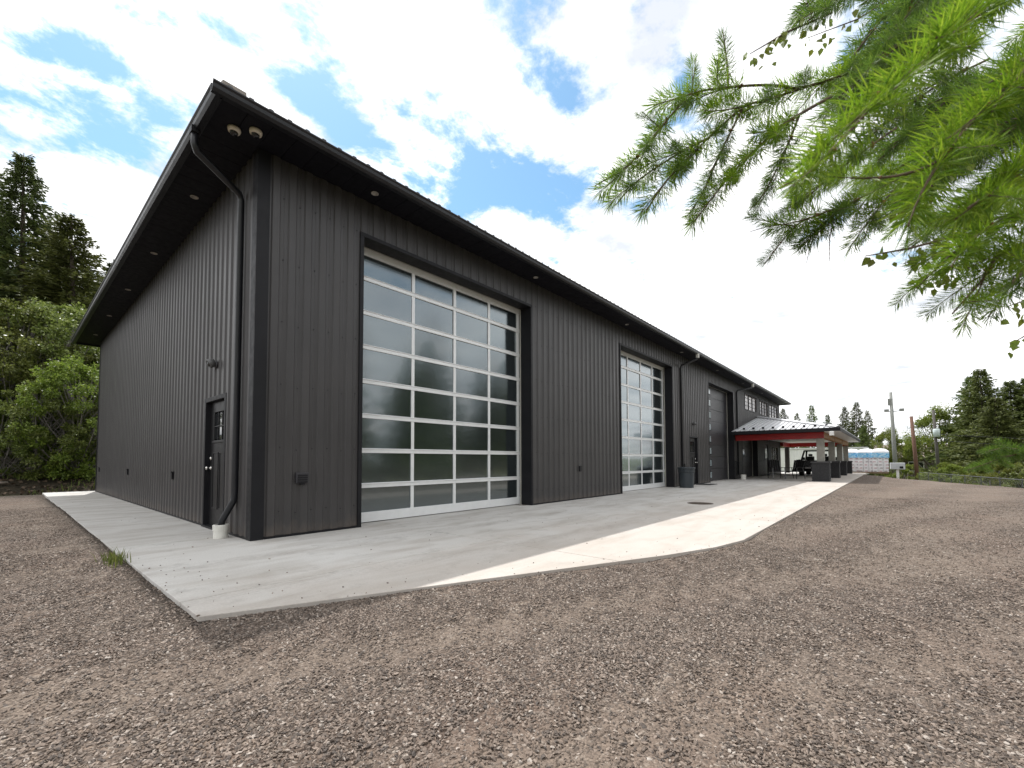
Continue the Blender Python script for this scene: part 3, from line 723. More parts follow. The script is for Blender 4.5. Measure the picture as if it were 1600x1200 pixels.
# hip roof, ribbed steel
SL = 0.25; EZ = H_ + .082; eo = E_ + .06
ymid = W_ / 2; rise = (ymid + eo) * SL; rx0, rx1 = ymid - 0, L_ - ymid
A_, B_, C_, D_ = (-eo, -eo, EZ), (L_ + eo, -eo, EZ), (L_ + eo, W_ + eo, EZ), (-eo, W_ + eo, EZ)
R0, R1 = (ymid, ymid, EZ + rise), (L_ - ymid, ymid, EZ + rise)
for q in ((A_, B_, R1, R0), (B_, C_, R1), (C_, D_, R0, R1), (D_, A_, R0)):
    m = MB(); m.poly(q); m.poly([(x, y, z - .02) for x, y, z in q][::-1]); m.build('roof_panel', ROOF, B)
rm = MB()
x = -eo + .12
while x < L_ + eo:
    yt = min(ymid, x + 0.0 if x < ymid else L_ - x); yt = max(-eo + .25, min(ymid, (x if x < ymid else L_ - x)))
    rm.extr([(-.045, -.004), (.045, -.004), (.022, .034), (-.022, .034)], (x, -eo - .03, EZ - .03 * SL), (x, yt, EZ + (yt + eo) * SL), (1, 0, 0), (0, 0, 1)); x += .2286
y = -eo + .12
while y < W_ + eo:
    xt = max(-eo + .25, y if y < ymid else W_ - y)
    rm.extr([(-.045, -.004), (.045, -.004), (.022, .034), (-.022, .034)], (-eo - .01, y, EZ), (xt, y, EZ + (xt + eo) * SL), (0, -1, 0), (0, 0, 1)); y += .2286
rm.build('roof_ribs', ROOF, B)
hp = [(-.16, -.01), (0, .045), (.16, -.01), (.16, .0), (0, .06), (-.16, .0)]
m = MB(); d = Vector(R0) - Vector(A_); m.extr(hp, Vector(A_) + Vector((.10, .10, .03)), Vector(R0) + Vector((0, 0, .04)), (.707, -.707, 0), (0, 0, 1)); m.build('hip_cap', CAP, B)
m = MB(); m.box(-.10, -.04, -.04, .16, .05, .05); m.build('hip_cap_end', CAP, B, (-eo + .14, -eo + .03, EZ + .02), (0, R(-4), R(6)))

# downspouts
def spout(pts, name='downspout', r=.045):
    m = MB(); m.tube(pts, r, 8); o = m.build(name, GUT, B, smooth=True); return o
spout([(-.70, .22, H_ - .02), (-.70, .22, H_ - .22), (-.67, .24, H_ - .29), (-.10, .46, H_ - .50), (-.065, .49, H_ - .58), (-.065, .49, .62), (-.07, .50, .52), (-.18, .60, .24), (-.19, .61, .10)])
spout([(16.15, -.69, H_ - .02), (16.15, -.69, H_ - .2), (16.12, -.65, H_ - .26), (16.0, -.10, H_ - .45), (16.0, -.065, H_ - .55), (16.02, -.065, .12)])
spout([(25.6, -.69, H_ - .02), (25.6, -.69, H_ - .2), (25.5, -.65, H_ - .26), (24.72, -.10, H_ - .45), (24.7, -.065, H_ - .55), (24.7, -.065, .25)])
for p in ((-.70, .22), ):
    m = MB(); m.box(-.05, -.06, -.02, .05, .06, .06); m.build('gutter_outlet', BLACK, B, (p[0], p[1], H_ - .06))
m = MB(); m.box(-.06, -.05, -.10, .06, .05, .08); m.build('gutter_outlet', ALUD, B, (16.15, -.70, H_ - .10)); m = MB(); m.box(-.06, -.05, -.10, .06, .05, .08); m.build('gutter_outlet', ALUD, B, (25.6, -.70, H_ - .10))
# recessed soffit lights
m = MB(); m.lathe([(.060, .0), (.060, -.006), (.045, -.009), (.040, .02), (.0, .02)], n=18); LM_ = m.mesh('soffit_light', LAMP, True)
for p in ((1.62, -.30), (5.95, -.26), (10.75, -.25), (15.6, -.26), (20.4, -.26), (25.3, -.26), (30.2, -.26)): inst(LM_, 'soffit_light', B, (p[0], p[1], H_ + .002))
for y in (2.03, 5.01, 7.97, 11.0, 14.0): inst(LM_, 'soffit_light', B, (-.28, y, H_ + .002))
# outlet boxes
m = MB(); m.box(-.045, -.045, -.075, .045, .012, .075); m.box(-.05, -.055, .05, .05, -.046, .08); OB = m.mesh('outlet_box', BLACK)
for x in (8.22, 16.35): inst(OB, 'outlet_box', B, (x, -.002, .84))
for y in (4.21, 9.01, 14.4): inst(OB, 'outlet_box', B, (-.002, y, .80), (0, 0, R(-90)))
G_ = bpy.data.objects.new('vent_hood', None); link(G_, B, (.645, -.012, .82)); G_.scale = (.7, .7, .7)
m = MB(); m.box(-.13, -.05, -.10, .13, .01, .12); m.build('hood', DOORG, G_, bevel=.01)
m = MB()
for k in range(4): m.box(-.10, -.062, -.085 + .045 * k, .10, -.051, -.06 + .045 * k)
m.box(-.04, -.075, -.13, .04, -.0, -.10); m.build('louvre', BLACK, G_)

# ------------------------------------------------------------------ fixed fittings that are things of their own
def wall_light(loc, rot, label):
    T = thing('wall_light', label, 'wall light', loc, (0, 0, rot), 'small motion lights over the doors')
    m = MB(); m.lathe([(.06, 0), (.06, .02), (.03, .035)], n=14, M=Matrix.Rotation(R(90), 4, 'X')); m.build('back_plate', DOORG, T, smooth=True)
    Mx = Matrix.Translation((0, -.075, .015)) @ Matrix.Rotation(R(118), 4, 'X')
    m = MB(); m.lathe([(.02, -.06), (.055, -.05), (.068, -.01), (.072, .045), (.062, .05), (.05, .02), (0.0, .015)], n=16, M=Mx); m.build('hood', paint('grey_lamp_body', (.10, .10, .10), .4), T, smooth=True)
    m = MB(); m.lathe([(.0, .016), (.048, .022), (.04, .05), (0.0, .058)], n=14, M=Mx); m.build('lens', LENS, T, smooth=True)
wall_light((-.02, 1.6, 2.62), R(-90), 'small hooded light above the door in the end wall')
wall_light((17.49, -.02, 2.64), 0, 'small hooded light above the door beside the grey bin')
def camdome(loc, label):
    T = thing('security_camera', label, 'security camera', loc, (R(4), 0, R(40)), 'dome cameras under the roof corner')
    m = MB(); m.lathe([(.0, 0), (.075, 0), (.078, -.02), (.070, -.05), (.050, -.054), (0, -.05)], n=22); m.build('housing', CREAM, T, smooth=True)
    m = MB(); m.lathe([(.049, -.0545), (.046, -.072), (.036, -.088), (.018, -.097), (.0, -.099)], n=18); m.build('dome', LENS, T, smooth=True)
camdome((-.36, -.16, H_), 'left one of the two white dome cameras under the roof corner')
camdome((-.16, -.33, H_), 'right one of the two white dome cameras under the roof corner')
def standpipe(x, y, r, h, label):
    T = thing('drain_pipe', label, 'drain pipe', (x, y, 0), None, 'white drain pipes under the downspouts')
    m = MB(); m.lathe([(r, 0), (r, h * .55), (r - .012, h * .55), (r - .012, 0.0)], n=24); m.build('pipe', PVC, T, smooth=False)
    m = MB(); m.lathe([(r + .008, h * .55), (r + .010, h * .97), (r + .004, h), (r - .016, h), (r - .02, h * .6), (0, h * .6)], n=24); m.build('collar', PVC, T)
standpipe(-.19, .61, .09, .185, 'short white pipe catching the downspout by the near building corner')
standpipe(24.2, -.42, .13, .27, 'short white pipe at the wall beside the low carport door')
# manhole
T = thing('drain_cover', 'round brown iron drain cover set in the concrete apron', 'drain cover', (9.06, -2.95, 0))
IRON = paint('rusty_iron', (0.085, 0.062, 0.045), 0.7, 0.4, 0.3, scale=18)
m = MB(); m.lathe([(.30, -.01), (.30, .006), (.262, .006), (.262, -.01)], n=32); m.build('rim', IRON, T)
m = MB(); m.lathe([(.258, -.02), (.258, .004), (0, .004)], n=32)
for i in range(-5, 6):
    hw = math.sqrt(max(0, .235 ** 2 - (i * .043) ** 2)); m.box(-hw, i * .043 - .009, .0045, hw, i * .043 + .009, .010)
m.build('cover', IRON, T)
# bin
BIN = paint('grey_blue_plastic', (0.030, 0.038, 0.045), 0.45, 0.1)
T = thing('trash_bin', 'round dark grey plastic bin standing by the wall between the doors', 'bin', (15.18, -.50, 0))
m = MB(); m.lathe([(.25, 0), (.255, .01), (.285, .58), (.295, .60), (.300, .70), (.305, .78), (.29, .78), (.28, .60), (.245, .03), (0, .03)], n=36); m.build('body', BIN, T, smooth=False)
m = MB(); m.lathe([(.300, .735), (.327, .738), (.330, .765), (.322, .79), (.30, .795), (.298, .77)], n=36); m.build('rim', BIN, T)
for a in (0, math.pi):
    m = MB(); Mx = Matrix.Rotation(a, 4, 'Z'); m.box(.30, -.07, .63, .345, .07, .66, Mx); m.box(.30, -.07, .66, .32, -.05, .73, Mx); m.box(.30, .05, .66, .32, .07, .73, Mx); m.build('handle', BIN, T)
m = MB(); m.lathe([(.298, .60), (.308, .603), (.308, .622), (.298, .625)], n=36); m.build('band', BIN, T)
# door mat
m = MB(); m.box(-.5, -.3, 0, .5, .3, .018); tag(m.build('door_mat', paint('black_rubber', (.02, .02, .02), .9, .3, scale=30), None, (17.9, -.42, .001), bevel=.006), 'thin black rubber mat in front of the door beside the bin', 'door mat')

# ------------------------------------------------------------------ carport
CP = thing('carport', 'open hip roofed carport with red beams on stone piers beside the workshop', 'carport', (0, 0, 0))
cx0, cx1, cy0, cz = 23.5, 41.6, -4.75, 2.60
POST = paint('grey_post', (0.30, 0.29, 0.255), 0.6, 0.12, scale=8)
def mk_ledge():
    M = Mat('dark_ledgestone'); o = M.n('ShaderNodeObjectInfo'); M.base(M.mix(.5, M.ramp(o.outputs['Random'], [(0, (.018, .018, .020)), (1, (.055, .055, .058))]), M.ramp(M.noise(M.world((1, 1, 3)), 14, 5), [(.3, (.015, .015, .017)), (.7, (.06, .06, .062))])))
    M.set(.75, 0, .4); M.bump(M.noise(M.world(), 30, 5), .5, .02); return M.m
LEDGE = mk_ledge()
CAPS = paint('pier_cap', (.05, .05, .052), .6, .15, scale=10)
ridge_x = 29.9; rz = 3.85
CROOF = paint('carport_roof_metal', (0.62, 0.625, 0.64), 0.35, 0.05, 0.3)
q1 = [(cx0, cy0, cz), (ridge_x, -.03, rz), (cx0, -.03, cz)]; q2 = [(cx0, cy0, cz), (cx1, cy0, cz), (cx1 - 6.5, -.03, rz), (ridge_x, -.03, rz)]; q3 = [(cx1, cy0, cz), (cx1, -.03, cz), (cx1 - 6.5, -.03, rz)]
for q in (q1, q2, q3):
    m = MB(); m.poly(q); m.poly([(x, y, z - .03) for x, y, z in q][::-1]); m.build('roof_panel', CROOF, CP)
ribp = [(-.03, -.004), (.03, -.004), (.016, .034), (-.016, .034)]
y = cy0 + .15
RIBM = paint('rib_metal', (0.34, 0.345, 0.355), 0.35, 0.1)
while y < -.1:
    t = (y - cy0) / (-.03 - cy0); m = MB(); m.extr(ribp, (cx0 - .03, y, cz), (cx0 + (ridge_x - cx0) * t, y, cz + (rz - cz) * t), (0, -1, 0), (0, 0, 1)); m.build('roof_rib', RIBM, CP); y += .2286
m = MB(); x = cx0 + .2
while x < cx1 - .2:
    t = min(1, (x - cx0) / (ridge_x - cx0), (cx1 - x) / 6.5); m.extr(ribp, (x, cy0 - .03, cz), (x, cy0 + (-.03 - cy0) * t, cz + (rz - cz) * t), (1, 0, 0), (0, 0, 1)); x += .2286
m.build('front_roof_ribs', RIBM, CP)
m = MB(); m.extr(hp, (cx0 + .02, cy0 + .02, cz + .03), (ridge_x, -.03, rz + .03), Vector((.58, -.81, 0)), (0, 0, 1)); m.build('hip_cap', CROOF, CP)
m = MB(); m.extr([(-.03, 0), (.03, 0), (.03, .12), (-.03, .07)], (ridge_x, -.02, rz), (cx1 - 6.5, -.02, rz), (0, 1, 0), (0, 0, 1)); m.build('wall_flashing', BLACK, CP)
y = cy0 + .55
m = MB(); m.box(-.03, -.05, 0, .06, .05, .10); SG = m.mesh('snow_guard', BLACK)
while y < -.3:
    inst(SG, 'snow_guard', CP, (cx0 + .55, y, cz + .55 * (rz - cz) / (ridge_x - cx0) + .005)); y += .4572
fm = MB(); fm.box(cx0 - .03, cy0 - .03, cz - .17, cx0, -.03, cz + .0); fm.box(cx0, cy0 - .03, cz - .17, cx1, cy0, cz + .0); fm.box(cx1, cy0 - .03, cz - .17, cx1 + .03, -.03, cz); fm.build('fascia', BLACK, CP)
fm = MB(); fm.box(cx0 + .002, cy0 + .002, cz - .165, cx1, -.9, cz - .15) if False else None
CSOF = paint('white_soffit', (.84, .85, .86), .5, .04)
fm.v = []; fm.f = []; fm.mi = []
fm.box(cx0 + .002, cy0 + .002, cz - .155, cx1, -4.12, cz - .14); fm.build('soffit', CSOF, CP)
m = MB(); m.box(cx0 + .002, -4.11, cz - .153, cx0 + 1.0, -.04, cz - .14); m.build('soffit', BLACK, CP)
CEDAR = paint('orange_cedar', (.40, .18, .05), .5, .3, scale=7)
y = -4.11
while y < -.1:
    m = MB(); m.box(cx0 + 1.004, y + .005, cz - .145, cx1, min(-.04, y + .30) - .005, cz - .13); m.build('ceiling_plank', CSOF, CP); y += .30
m = MB(); m.box(cx0 + 1.0, -4.1, cz - .128, cx1, -.04, cz - .12); m.build('ceiling_backing', BLACK, CP)
cxs = [24.45, 29.86, 35.2, 40.55]
for k, x in enumerate((cxs[0], cxs[3])):
    m = MB(); m.box(x - .12, -4.06, cz - .47, x + .12, -.04, cz - .156); m.build('cross_beam', RED, CP, bevel=.006)
for k in range(3):
    m = MB(); m.box(cxs[k] + .122, -4.06, cz - .44, cxs[k + 1] - .122, -3.86, cz - .157); m.build('front_beam', CEDAR, CP, bevel=.006)
def column(x, y):
    Cc = bpy.data.objects.new('column', None); link(Cc, CP, (x, y, 0))
    m = MB(); m.box(-.155, -.155, .98, .155, .155, cz - .471); m.build('post', POST, Cc, bevel=.012)
    m = MB(); m.box(-.40, -.40, .90, .40, .40, .98); m.build('pier_cap', CAPS, Cc, bevel=.01)
    rnd = random.Random(int(x * 7 + y)); m = MB(); z = 0.0; m.box(-.33, -.33, 0, .33, .33, .898)
    while z < .89:
        h = rnd.choice((.045, .06, .075)); z1 = min(.899, z + h)
        for side in range(4):
            Mr = Matrix.Rotation(side * math.pi / 2, 4, 'Z'); a = -.36
            while a < .355:
                b = min(.36, a + rnd.uniform(.14, .32)); 
                if .36 - b < .08: b = .36
                p = .345 + rnd.uniform(0, .022); m.box(a + .002, -p, z + .003, b - .002, -.325, z1 - .003, Mr); a = b
        z = z1
    m.build('stone_pier', LEDGE, Cc)
for x in cxs: column(x, -3.90)
m = MB(); m.box(40.3, -.16, 0, 40.62, .14, cz - .47); m.build('rear_post', paint('dark_post', (.045, .043, .04), .6), CP, bevel=.01)
m = MB(); m.box(L_ + .05, -.22, cz - .46, 40.29, .0, cz - .157); m.build('rear_beam', RED, CP)
m = MB(); m.box(-.09, -.09, -.02, .09, .09, .18); m.build('flood_light', WHITE, CP, (23.5, -4.45, cz - .36), bevel=.02)

# ------------------------------------------------------------------ pickup truck (rear view)
TB = paint('black_car_paint', (0.010, 0.010, 0.011), 0.2, 0.1, coat=.6)
TYRE = paint('tyre_rubber', (.02, .02, .02), .85, .2)
TK = thing('pickup_truck', 'black pickup truck parked tail first under the carport', 'truck', (32.2, -2.72, 0), (0, 0, 0))
def prof_body(m, prof, y0, y1):
    m.extr(prof, (0, y0, 0), (0, y1, 0), (1, 0, 0), (0, 0, 1))
m = MB(); prof_body(m, [(0.05, .48), (0.0, .60), (0.0, .98), (.03, 1.03), (4.1, 1.03), (4.35, 1.0), (5.05, .93), (5.2, .86), (5.22, .55), (5.0, .40), (4.75, .40), (4.70, .62), (4.5, .78), (4.2, .78), (4.0, .62), (3.95, .40), (1.55, .40), (1.5, .62), (1.3, .78), (1.0, .78), (.8, .62), (.75, .48)], -.93, .93); m.build('body', TB, TK, bevel=.03)
m = MB()
bb = [(1.75, -.88, 1.03), (3.9, -.88, 1.03), (3.9, .88, 1.03), (1.75, .88, 1.03)]; tt = [(1.98, -.72, 1.68), (3.1, -.72, 1.70), (3.1, .72, 1.70), (1.98, .72, 1.68)]
for i in range(4):
    for lo, hi in ((bb[i], tt[i]),):
        m.tube([lo, hi], .055, 6)
m.poly([(x, y, z + .05) for x, y, z in tt]); m.poly([(x, y, z) for x, y, z in tt][::-1])
for i in range(4):
    a, b = tt[i], tt[(i + 1) % 4]; m.poly([a, b, (b[0], b[1], b[2] + .05), (a[0], a[1], a[2] + .05)]); m.tube([a, b], .05, 6)
m.build('cab', TB, TK)
m = MB()
for s in (-1, 1): m.box(2.3, s * .42 - .22, .9, 2.45, s * .42 + .22, 1.30); m.box(2.32, s * .42 - .12, 1.31, 2.42, s * .42 + .12, 1.47)
m.build('seats', paint('black_cloth', (.015, .015, .015), .9), TK, bevel=.03)
m = MB(); m.box(-.10, -.9, .46, .06, .9, .60); m.box(-.13, -.12, .40, -.0, .12, .47); m.build('rear_bumper', TB, TK, bevel=.02)
m = MB(); m.box(-.012, -.72, .63, -.001, .72, .97); m.build('tailgate', TB, TK, bevel=.006)
m = MB(); m.box(-.118, .14, .49, -.101, .44, .595); m.build('licence_plate', paint('plate', (.35, .34, .34), .4), TK)
for s in (-1, 1):
    m = MB(); m.box(-.014, s * .84 - .07, .66, .05, s * .84 + .07, .95); m.build('tail_light', paint('tail_lamp', (.10, .008, .008), .2), TK, bevel=.01)
    m = MB(); m.box(3.55, s * 1.0 - .1, 1.05, 3.62, s * 1.0 + .1, 1.25); m.tube([(3.6, s * .88, 1.1), (3.6, s * .95, 1.12)], .02, 6); m.build('wing_mirror', TB, TK, bevel=.02)
for x in (1.15, 4.35):
    for s in (-1, 1):
        Wl = bpy.data.objects.new('wheel', None); link(Wl, TK, (x, s * .80, .37))
        Mx = Matrix.Rotation(R(90), 4, 'X')
        m = MB(); m.lathe([(.22, -.13), (.34, -.13), (.37, -.09), (.37, .09), (.34, .13), (.22, .13)], n=24, M=Mx); m.build('tyre', TYRE, Wl)
        m = MB(); m.lathe([(.0, -.10), (.18, -.09), (.225, -.125), (.225, .125), (.18, .09), (0, .10)], n=18, M=Mx); m.build('rim', STEEL, Wl)
m = MB(); m.box(-.28, -.05, .33, -.0, .05, .39); m.box(.3, -.35, .30, .9, .35, .45); m.tube([(1.15, -.7, .37), (1.15, .7, .37)], .08, 8); m.build('tow_hitch', BLACK, TK)

# patio chairs
LEGM = paint('grey_steel', (.12, .12, .12), .3, .1, .6)
def chair(loc, rot, label):
    T = thing('patio_chair', label, 'chair', loc, (0, 0, rot), 'patio chairs under the carport')
    m = MB(); m.box(-.30, -.28, .40, .30, .28, .45); m.build('seat', BLACK, T, bevel=.01)
    m = MB(); Mx = Matrix.Translation((0, .27, .44)) @ Matrix.Rotation(R(-16), 4, 'X')
    for k in range(5): m.box(-.29 + k * .118, -.012, 0, -.29 + k * .118 + .10, .012, .62 + .05 * math.cos((k - 2) * .7), Mx)
    m.build('backrest', BLACK, T)
    for s in (-1, 1):
        m = MB(); m.box(s * .31 - .04, -.32, .62, s * .31 + .04, .30, .645); m.build('armrest', BLACK, T)
        m = MB(); m.tube([(s * .31, -.28, .62), (s * .32, -.34, .0)], .02, 6); m.build('leg', LEGM, T)
        m = MB(); m.tube([(s * .31, .22, .62), (s * .32, .40, .0)], .02, 6); m.build('leg', LEGM, T)
chair((26.6, -1.60, 0), R(-60), 'black slatted patio chair nearer the workshop wall under the carport')
chair((26.9, -2.42, 0), R(-115), 'black slatted patio chair nearer the truck under the carport')

# pallets of bagged pellets
def mk_bag(name, c1, c2):
    M = Mat(name); v = M.coord('Generated'); o = M.n('ShaderNodeObjectInfo')
    f = M.noise(M.world((1, 1, 2.5)), 6, 3); c = M.ramp(f, [(.35, c1), (.65, c2)])
    M.base(c); M.set(.25, 0, .5, .3); M.bump(M.noise(M.world(), 14, 4), .5, .03); return M.m
BAGW = mk_bag('white_bag', (.78, .78, .80), (.86, .85, .86)); WRAP = mk_bag('blue_wrap', (.03, .36, .70), (.50, .70, .82)); PRINT = paint('bag_print', (.14, .08, .10), .5, .3); PRINTR = paint('red_print', (.42, .12, .16), .5, .2)
m = MB(); m.box(-.25, -.172, 0, .25, .172, .13); bm_ = bmesh.new(); tmp = m.mesh('bag', BAGW); bm_.from_mesh(tmp); bmesh.ops.bevel(bm_, geom=bm_.edges[:], offset=.028, segments=2, affect='EDGES'); bm_.to_mesh(tmp); bm_.free(); BAG = tmp
def pallet(x, y, rot, label, rows=9):
    T = thing('pellet_pallet', label, 'pallet', (x, y, max(-.05, gz(x, y))), (0, 0, rot), 'pallets of bagged pellets')
    m = MB()
    for k in range(5): m.box(-.52, -.5 + k * .22, .10, .52, -.5 + k * .22 + .10, .12)
    for k in (-.45, 0, .4): m.box(k, -.5, 0, k + .08, .48, .099)
    m.build('pallet', paint('pallet_wood', (.30, .22, .14), .8, .2), T)
    rnd = random.Random(int(x * 10 + y * 7))
    for r in range(rows):
        z = .12 + r * .125
        for i in range(2):
            for j in range(3):
                o = inst(BAG, 'bag', T, (-.25 + .5 * i + rnd.uniform(-.012, .012), -.34 + .34 * j + rnd.uniform(-.012, .012), z), (0, 0, rnd.uniform(-.03, .03)))
                if i == 0 and r % 2 == 0:
                    m = MB(); q_ = rnd.uniform(-.06, .06); m.box(-.2585, -.10 + q_, .045, -.251, .05 + q_ + rnd.uniform(0, .05), .085); m.build('print', PRINT if rnd.random() < .6 else PRINTR, o)
                if j == 0 and r % 2 == 1:
                    m = MB(); q_ = rnd.uniform(-.08, .08); m.box(-.08 + q_, -.181, .045, .09 + q_, -.1735, .085); m.build('print', PRINT, o)
    top = .12 + rows * .125; zl = top - .50
    m = MB(); n = 15; lo = []
    def wob(a, b_): return mnoise.noise((a * 3.1 + x, b_ * 3.1, y))
    for i in range(n):
        for j in range(n):
            u, v = i / (n - 1) * 2 - 1, j / (n - 1) * 2 - 1; e = max(abs(u), abs(v))
            m.v.append((u * .535, v * .545, top + .06 + .20 * (1 - e ** 2.5) + .05 * wob(u * 2, v * 2)))
    m.cur = 1
    for i in range(n - 1):
        for j in range(n - 1): m.face((i * n + j, (i + 1) * n + j, (i + 1) * n + j + 1, i * n + j + 1))
    m.cur = 0
    ring = [i * n for i in range(n)] + [(n - 1) * n + j for j in range(1, n)] + [i * n + n - 1 for i in range(n - 2, -1, -1)] + [j for j in range(n - 2, 0, -1)]
    prev = ring
    for lv in range(1, 6):
        cur = []
        for q in ring:
            p = m.v[q]; k = 1.02 + .03 * wob(p[0] * 5 + lv, p[1] * 5 - lv); m.v.append((p[0] * k, p[1] * k, top + .03 - (.10 * lv) + (.05 * wob(p[0] * 4, p[1] * 4 + 9) if lv == 5 else 0))); cur.append(len(m.v) - 1)
        m.cur = 1 if lv < 2 else 0
        for i in range(len(ring)): m.face((prev[i], cur[i], cur[(i + 1) % len(ring)], prev[(i + 1) % len(ring)]))
        prev = cur
    m.cur = 0; m.build('plastic_cover', [WRAP, BAGW], T, smooth=True)
def ppos(px, D): p = at(px, 720, D); return p.x, p.y
pallet(*ppos(1331, 37), R(2), 'pallet of white bags with blue cover, half hidden behind the last carport pier', 13)
pallet(*ppos(1354, 36.2), R(-3), 'middle pallet of white pellet bags under blue plastic, printed fronts towards the yard', 13)
pallet(*ppos(1374, 35.6), R(8), 'outermost pallet of white pellet bags under blue plastic at the gravel edge', 13)

# container
CT = paint('white_container', (.74, .74, .73), .5, .06, scale=1)
T = thing('shipping_container', 'long white corrugated shipping container standing behind the carport', 'container', (53, 1.2, -.32), (0, 0, R(90)))
m = MB(); prof = []
u = -6.0
def ctrap(u): u = u % .28; return 0 if u < .09 else ((u - .09) / .05 * .036 if u < .14 else (.036 if u < .23 else (.28 - u) / .05 * .036))
us = [-6 + .28 * k + q for k in range(43) for q in (0, .09, .14, .23)]
for sgn in (1, -1):
    b = len(m.v)
    for u in us: m.v += [(u, sgn * (1.18 - ctrap(u)), .16), (u, sgn * (1.18 - ctrap(u)), 2.48)]
    for i in range(len(us) - 1):
        q = (b + 2 * i, b + 2 * i + 2, b + 2 * i + 3, b + 2 * i + 1); m.face(q if sgn < 0 else q[::-1])
m.box(-6.05, -1.16, 2.50, 6.05, 1.16, 2.53); m.build('side_panel', CT, T)
m = MB()
for s in (-1, 1):
    m.box(-6.1, s * 1.18 - .06, 2.46, 6.1, s * 1.18 + .06, 2.6); m.box(-6.1, s * 1.18 - .06, 0, 6.1, s * 1.18 + .06, .17)
    for e in (-1, 1): m.box(e * 6.02 - .08, s * 1.18 - .07, .171, e * 6.02 + .08, s * 1.18 + .07, 2.459)
m.build('frame', paint('container_frame', (.55, .55, .55), .5), T, bevel=.01)
m = MB(); m.box(-6.06, -1.1, .17, -6.0, 1.1, 2.46); m.box(6.0, -1.1, .17, 6.06, 1.1, 2.46); m.build('end_door', CT, T)

# ------------------------------------------------------------------ poles, fence, house, car beyond the yard
def gpt(px, D):
    p = at(px, 720, D); return (p.x, p.y, gz(p.x, p.y) - .12)
WOODG = paint('grey_pole_wood', (.22, .225, .21), .8, .2, scale=8); WOODB = paint('brown_pole_wood', (.125, .066, .044), .85, .3, scale=8); WOODD = paint('dark_pole_wood', (.075, .068, .06), .85, .25, scale=8)
b = gpt(1400, 42)
T = thing('light_pole', 'tall grey pole with two floodlights and meter boxes', 'pole', b)
top = at(1395.5, 612, 42).z - b[2]
m = MB(); m.tube([(0, 0, 0), (.0, .12, top * .5), (0.0, .20, top)], [.18, .16, .12], 10); m.build('pole', WOODG, T, smooth=True)
for s in (-1, 1):
    m = MB(); m.box(-.1, s * .55 - .18, top * .79, .12, s * .55 + .18, top * .79 + .26); m.tube([(0, 0.1, top * .79), (0, s * .55, top * .79 + .05)], .04, 6); m.build('floodlight', WOODG, T, bevel=.03)
m = MB(); m.box(-.2, .15, top * .86, .1, .45, top * .93); m.build('junction_box', WOODG, T)
b = gpt(1402, 33)
T = thing('utility_box', 'pale grey utility box on a short post at the yard edge', 'utility box', (b[0], b[1], -.4), (0, 0, R(6)))
m = MB(); m.box(-.2, -.42, .72, .2, .42, 1.22); m.build('box', paint('pale_grey', (.48, .50, .52), .5), T, bevel=.03)
m = MB(); m.box(-.05, -.08, 0, .05, .08, .719); m.build('post', WHITE, T); m = MB(); m.box(-.225, -.30, .80, -.201, -.10, .96); m.build('hatch', BLACK, T)
b = gpt(1433, 40); top = at(1428, 650, 40).z - b[2]
m = MB(); m.tube([(0, 0, 0), (0, .13, top * .5), (0, .28, top)], [.16, .145, .125], 10); tag(m.build('bare_pole', WOODB, None, b, smooth=True), 'short bare reddish brown wooden pole between the two others', 'pole')
b = gpt(1467, 42); top = at(1463, 640, 42).z - b[2]
T = thing('utility_pole', 'dark wooden power pole with a pale transformer and wires', 'pole', b)
m = MB(); m.tube([(0, 0, 0), (0, .12, top * .5), (0, .25, top)], [.145, .13, .10], 10); m.build('pole', WOODD, T, smooth=True)
m = MB(); m.lathe([(.0, 0), (.26, .02), (.26, .7), (.2, .78), (0, .8)], (-.28, .1, top * .64), 14); m.build('transformer', paint('transformer_grey', (.48, .55, .55), .4), T, smooth=True)
wz = top * .68
for dz, dd in ((0, 0), (-.6, .2)):
    m = MB(); P0 = Vector((0, .15, wz + dz)); P1 = Vector((-16, -24 + dd, wz + dz - .6))
    pts = [P0.lerp(P1, k / 14) - Vector((0, 0, 1.0 * math.sin(math.pi * k / 14))) for k in range(15)]; m.tube(pts, .022, 5); m.build('wire', BLACK, T)
# chain link fence
fa = at(1436, 738, 38); fb = at(1640, 753, 20.5)
T = thing('chain_link_fence', 'low grey chain link fence along the yard edge on the right', 'fence', (0, 0, 0))
GALV = paint('galvanised', (.11, .115, .11), .5, .15, .5)
np_ = 8
for k in range(np_ + 1):
    p = Vector(fa).lerp(Vector(fb), k / np_); m = MB(); m.tube([(p.x, p.y, p.z - 1.2), (p.x, p.y, p.z + .06)], .024, 7); m.build('post', GALV, T)
m = MB(); m.tube([fa, fb], .022, 6); m.build('top_rail', GALV, T)
m = MB(); dv = Vector(fb) - Vector(fa); Ln = dv.length; k = 0.0
while k < Ln:
    for sg in (1, -1):
        a = Vector(fa) + dv * (k / Ln); bq = Vector(fa) + dv * (min(Ln, max(0, k + sg * .9)) / Ln) - Vector((0, 0, .9)); m.tube([a, bq], .0016, 3, False)
    k += .24
stuff(m.build('wire_mesh', GALV, T))
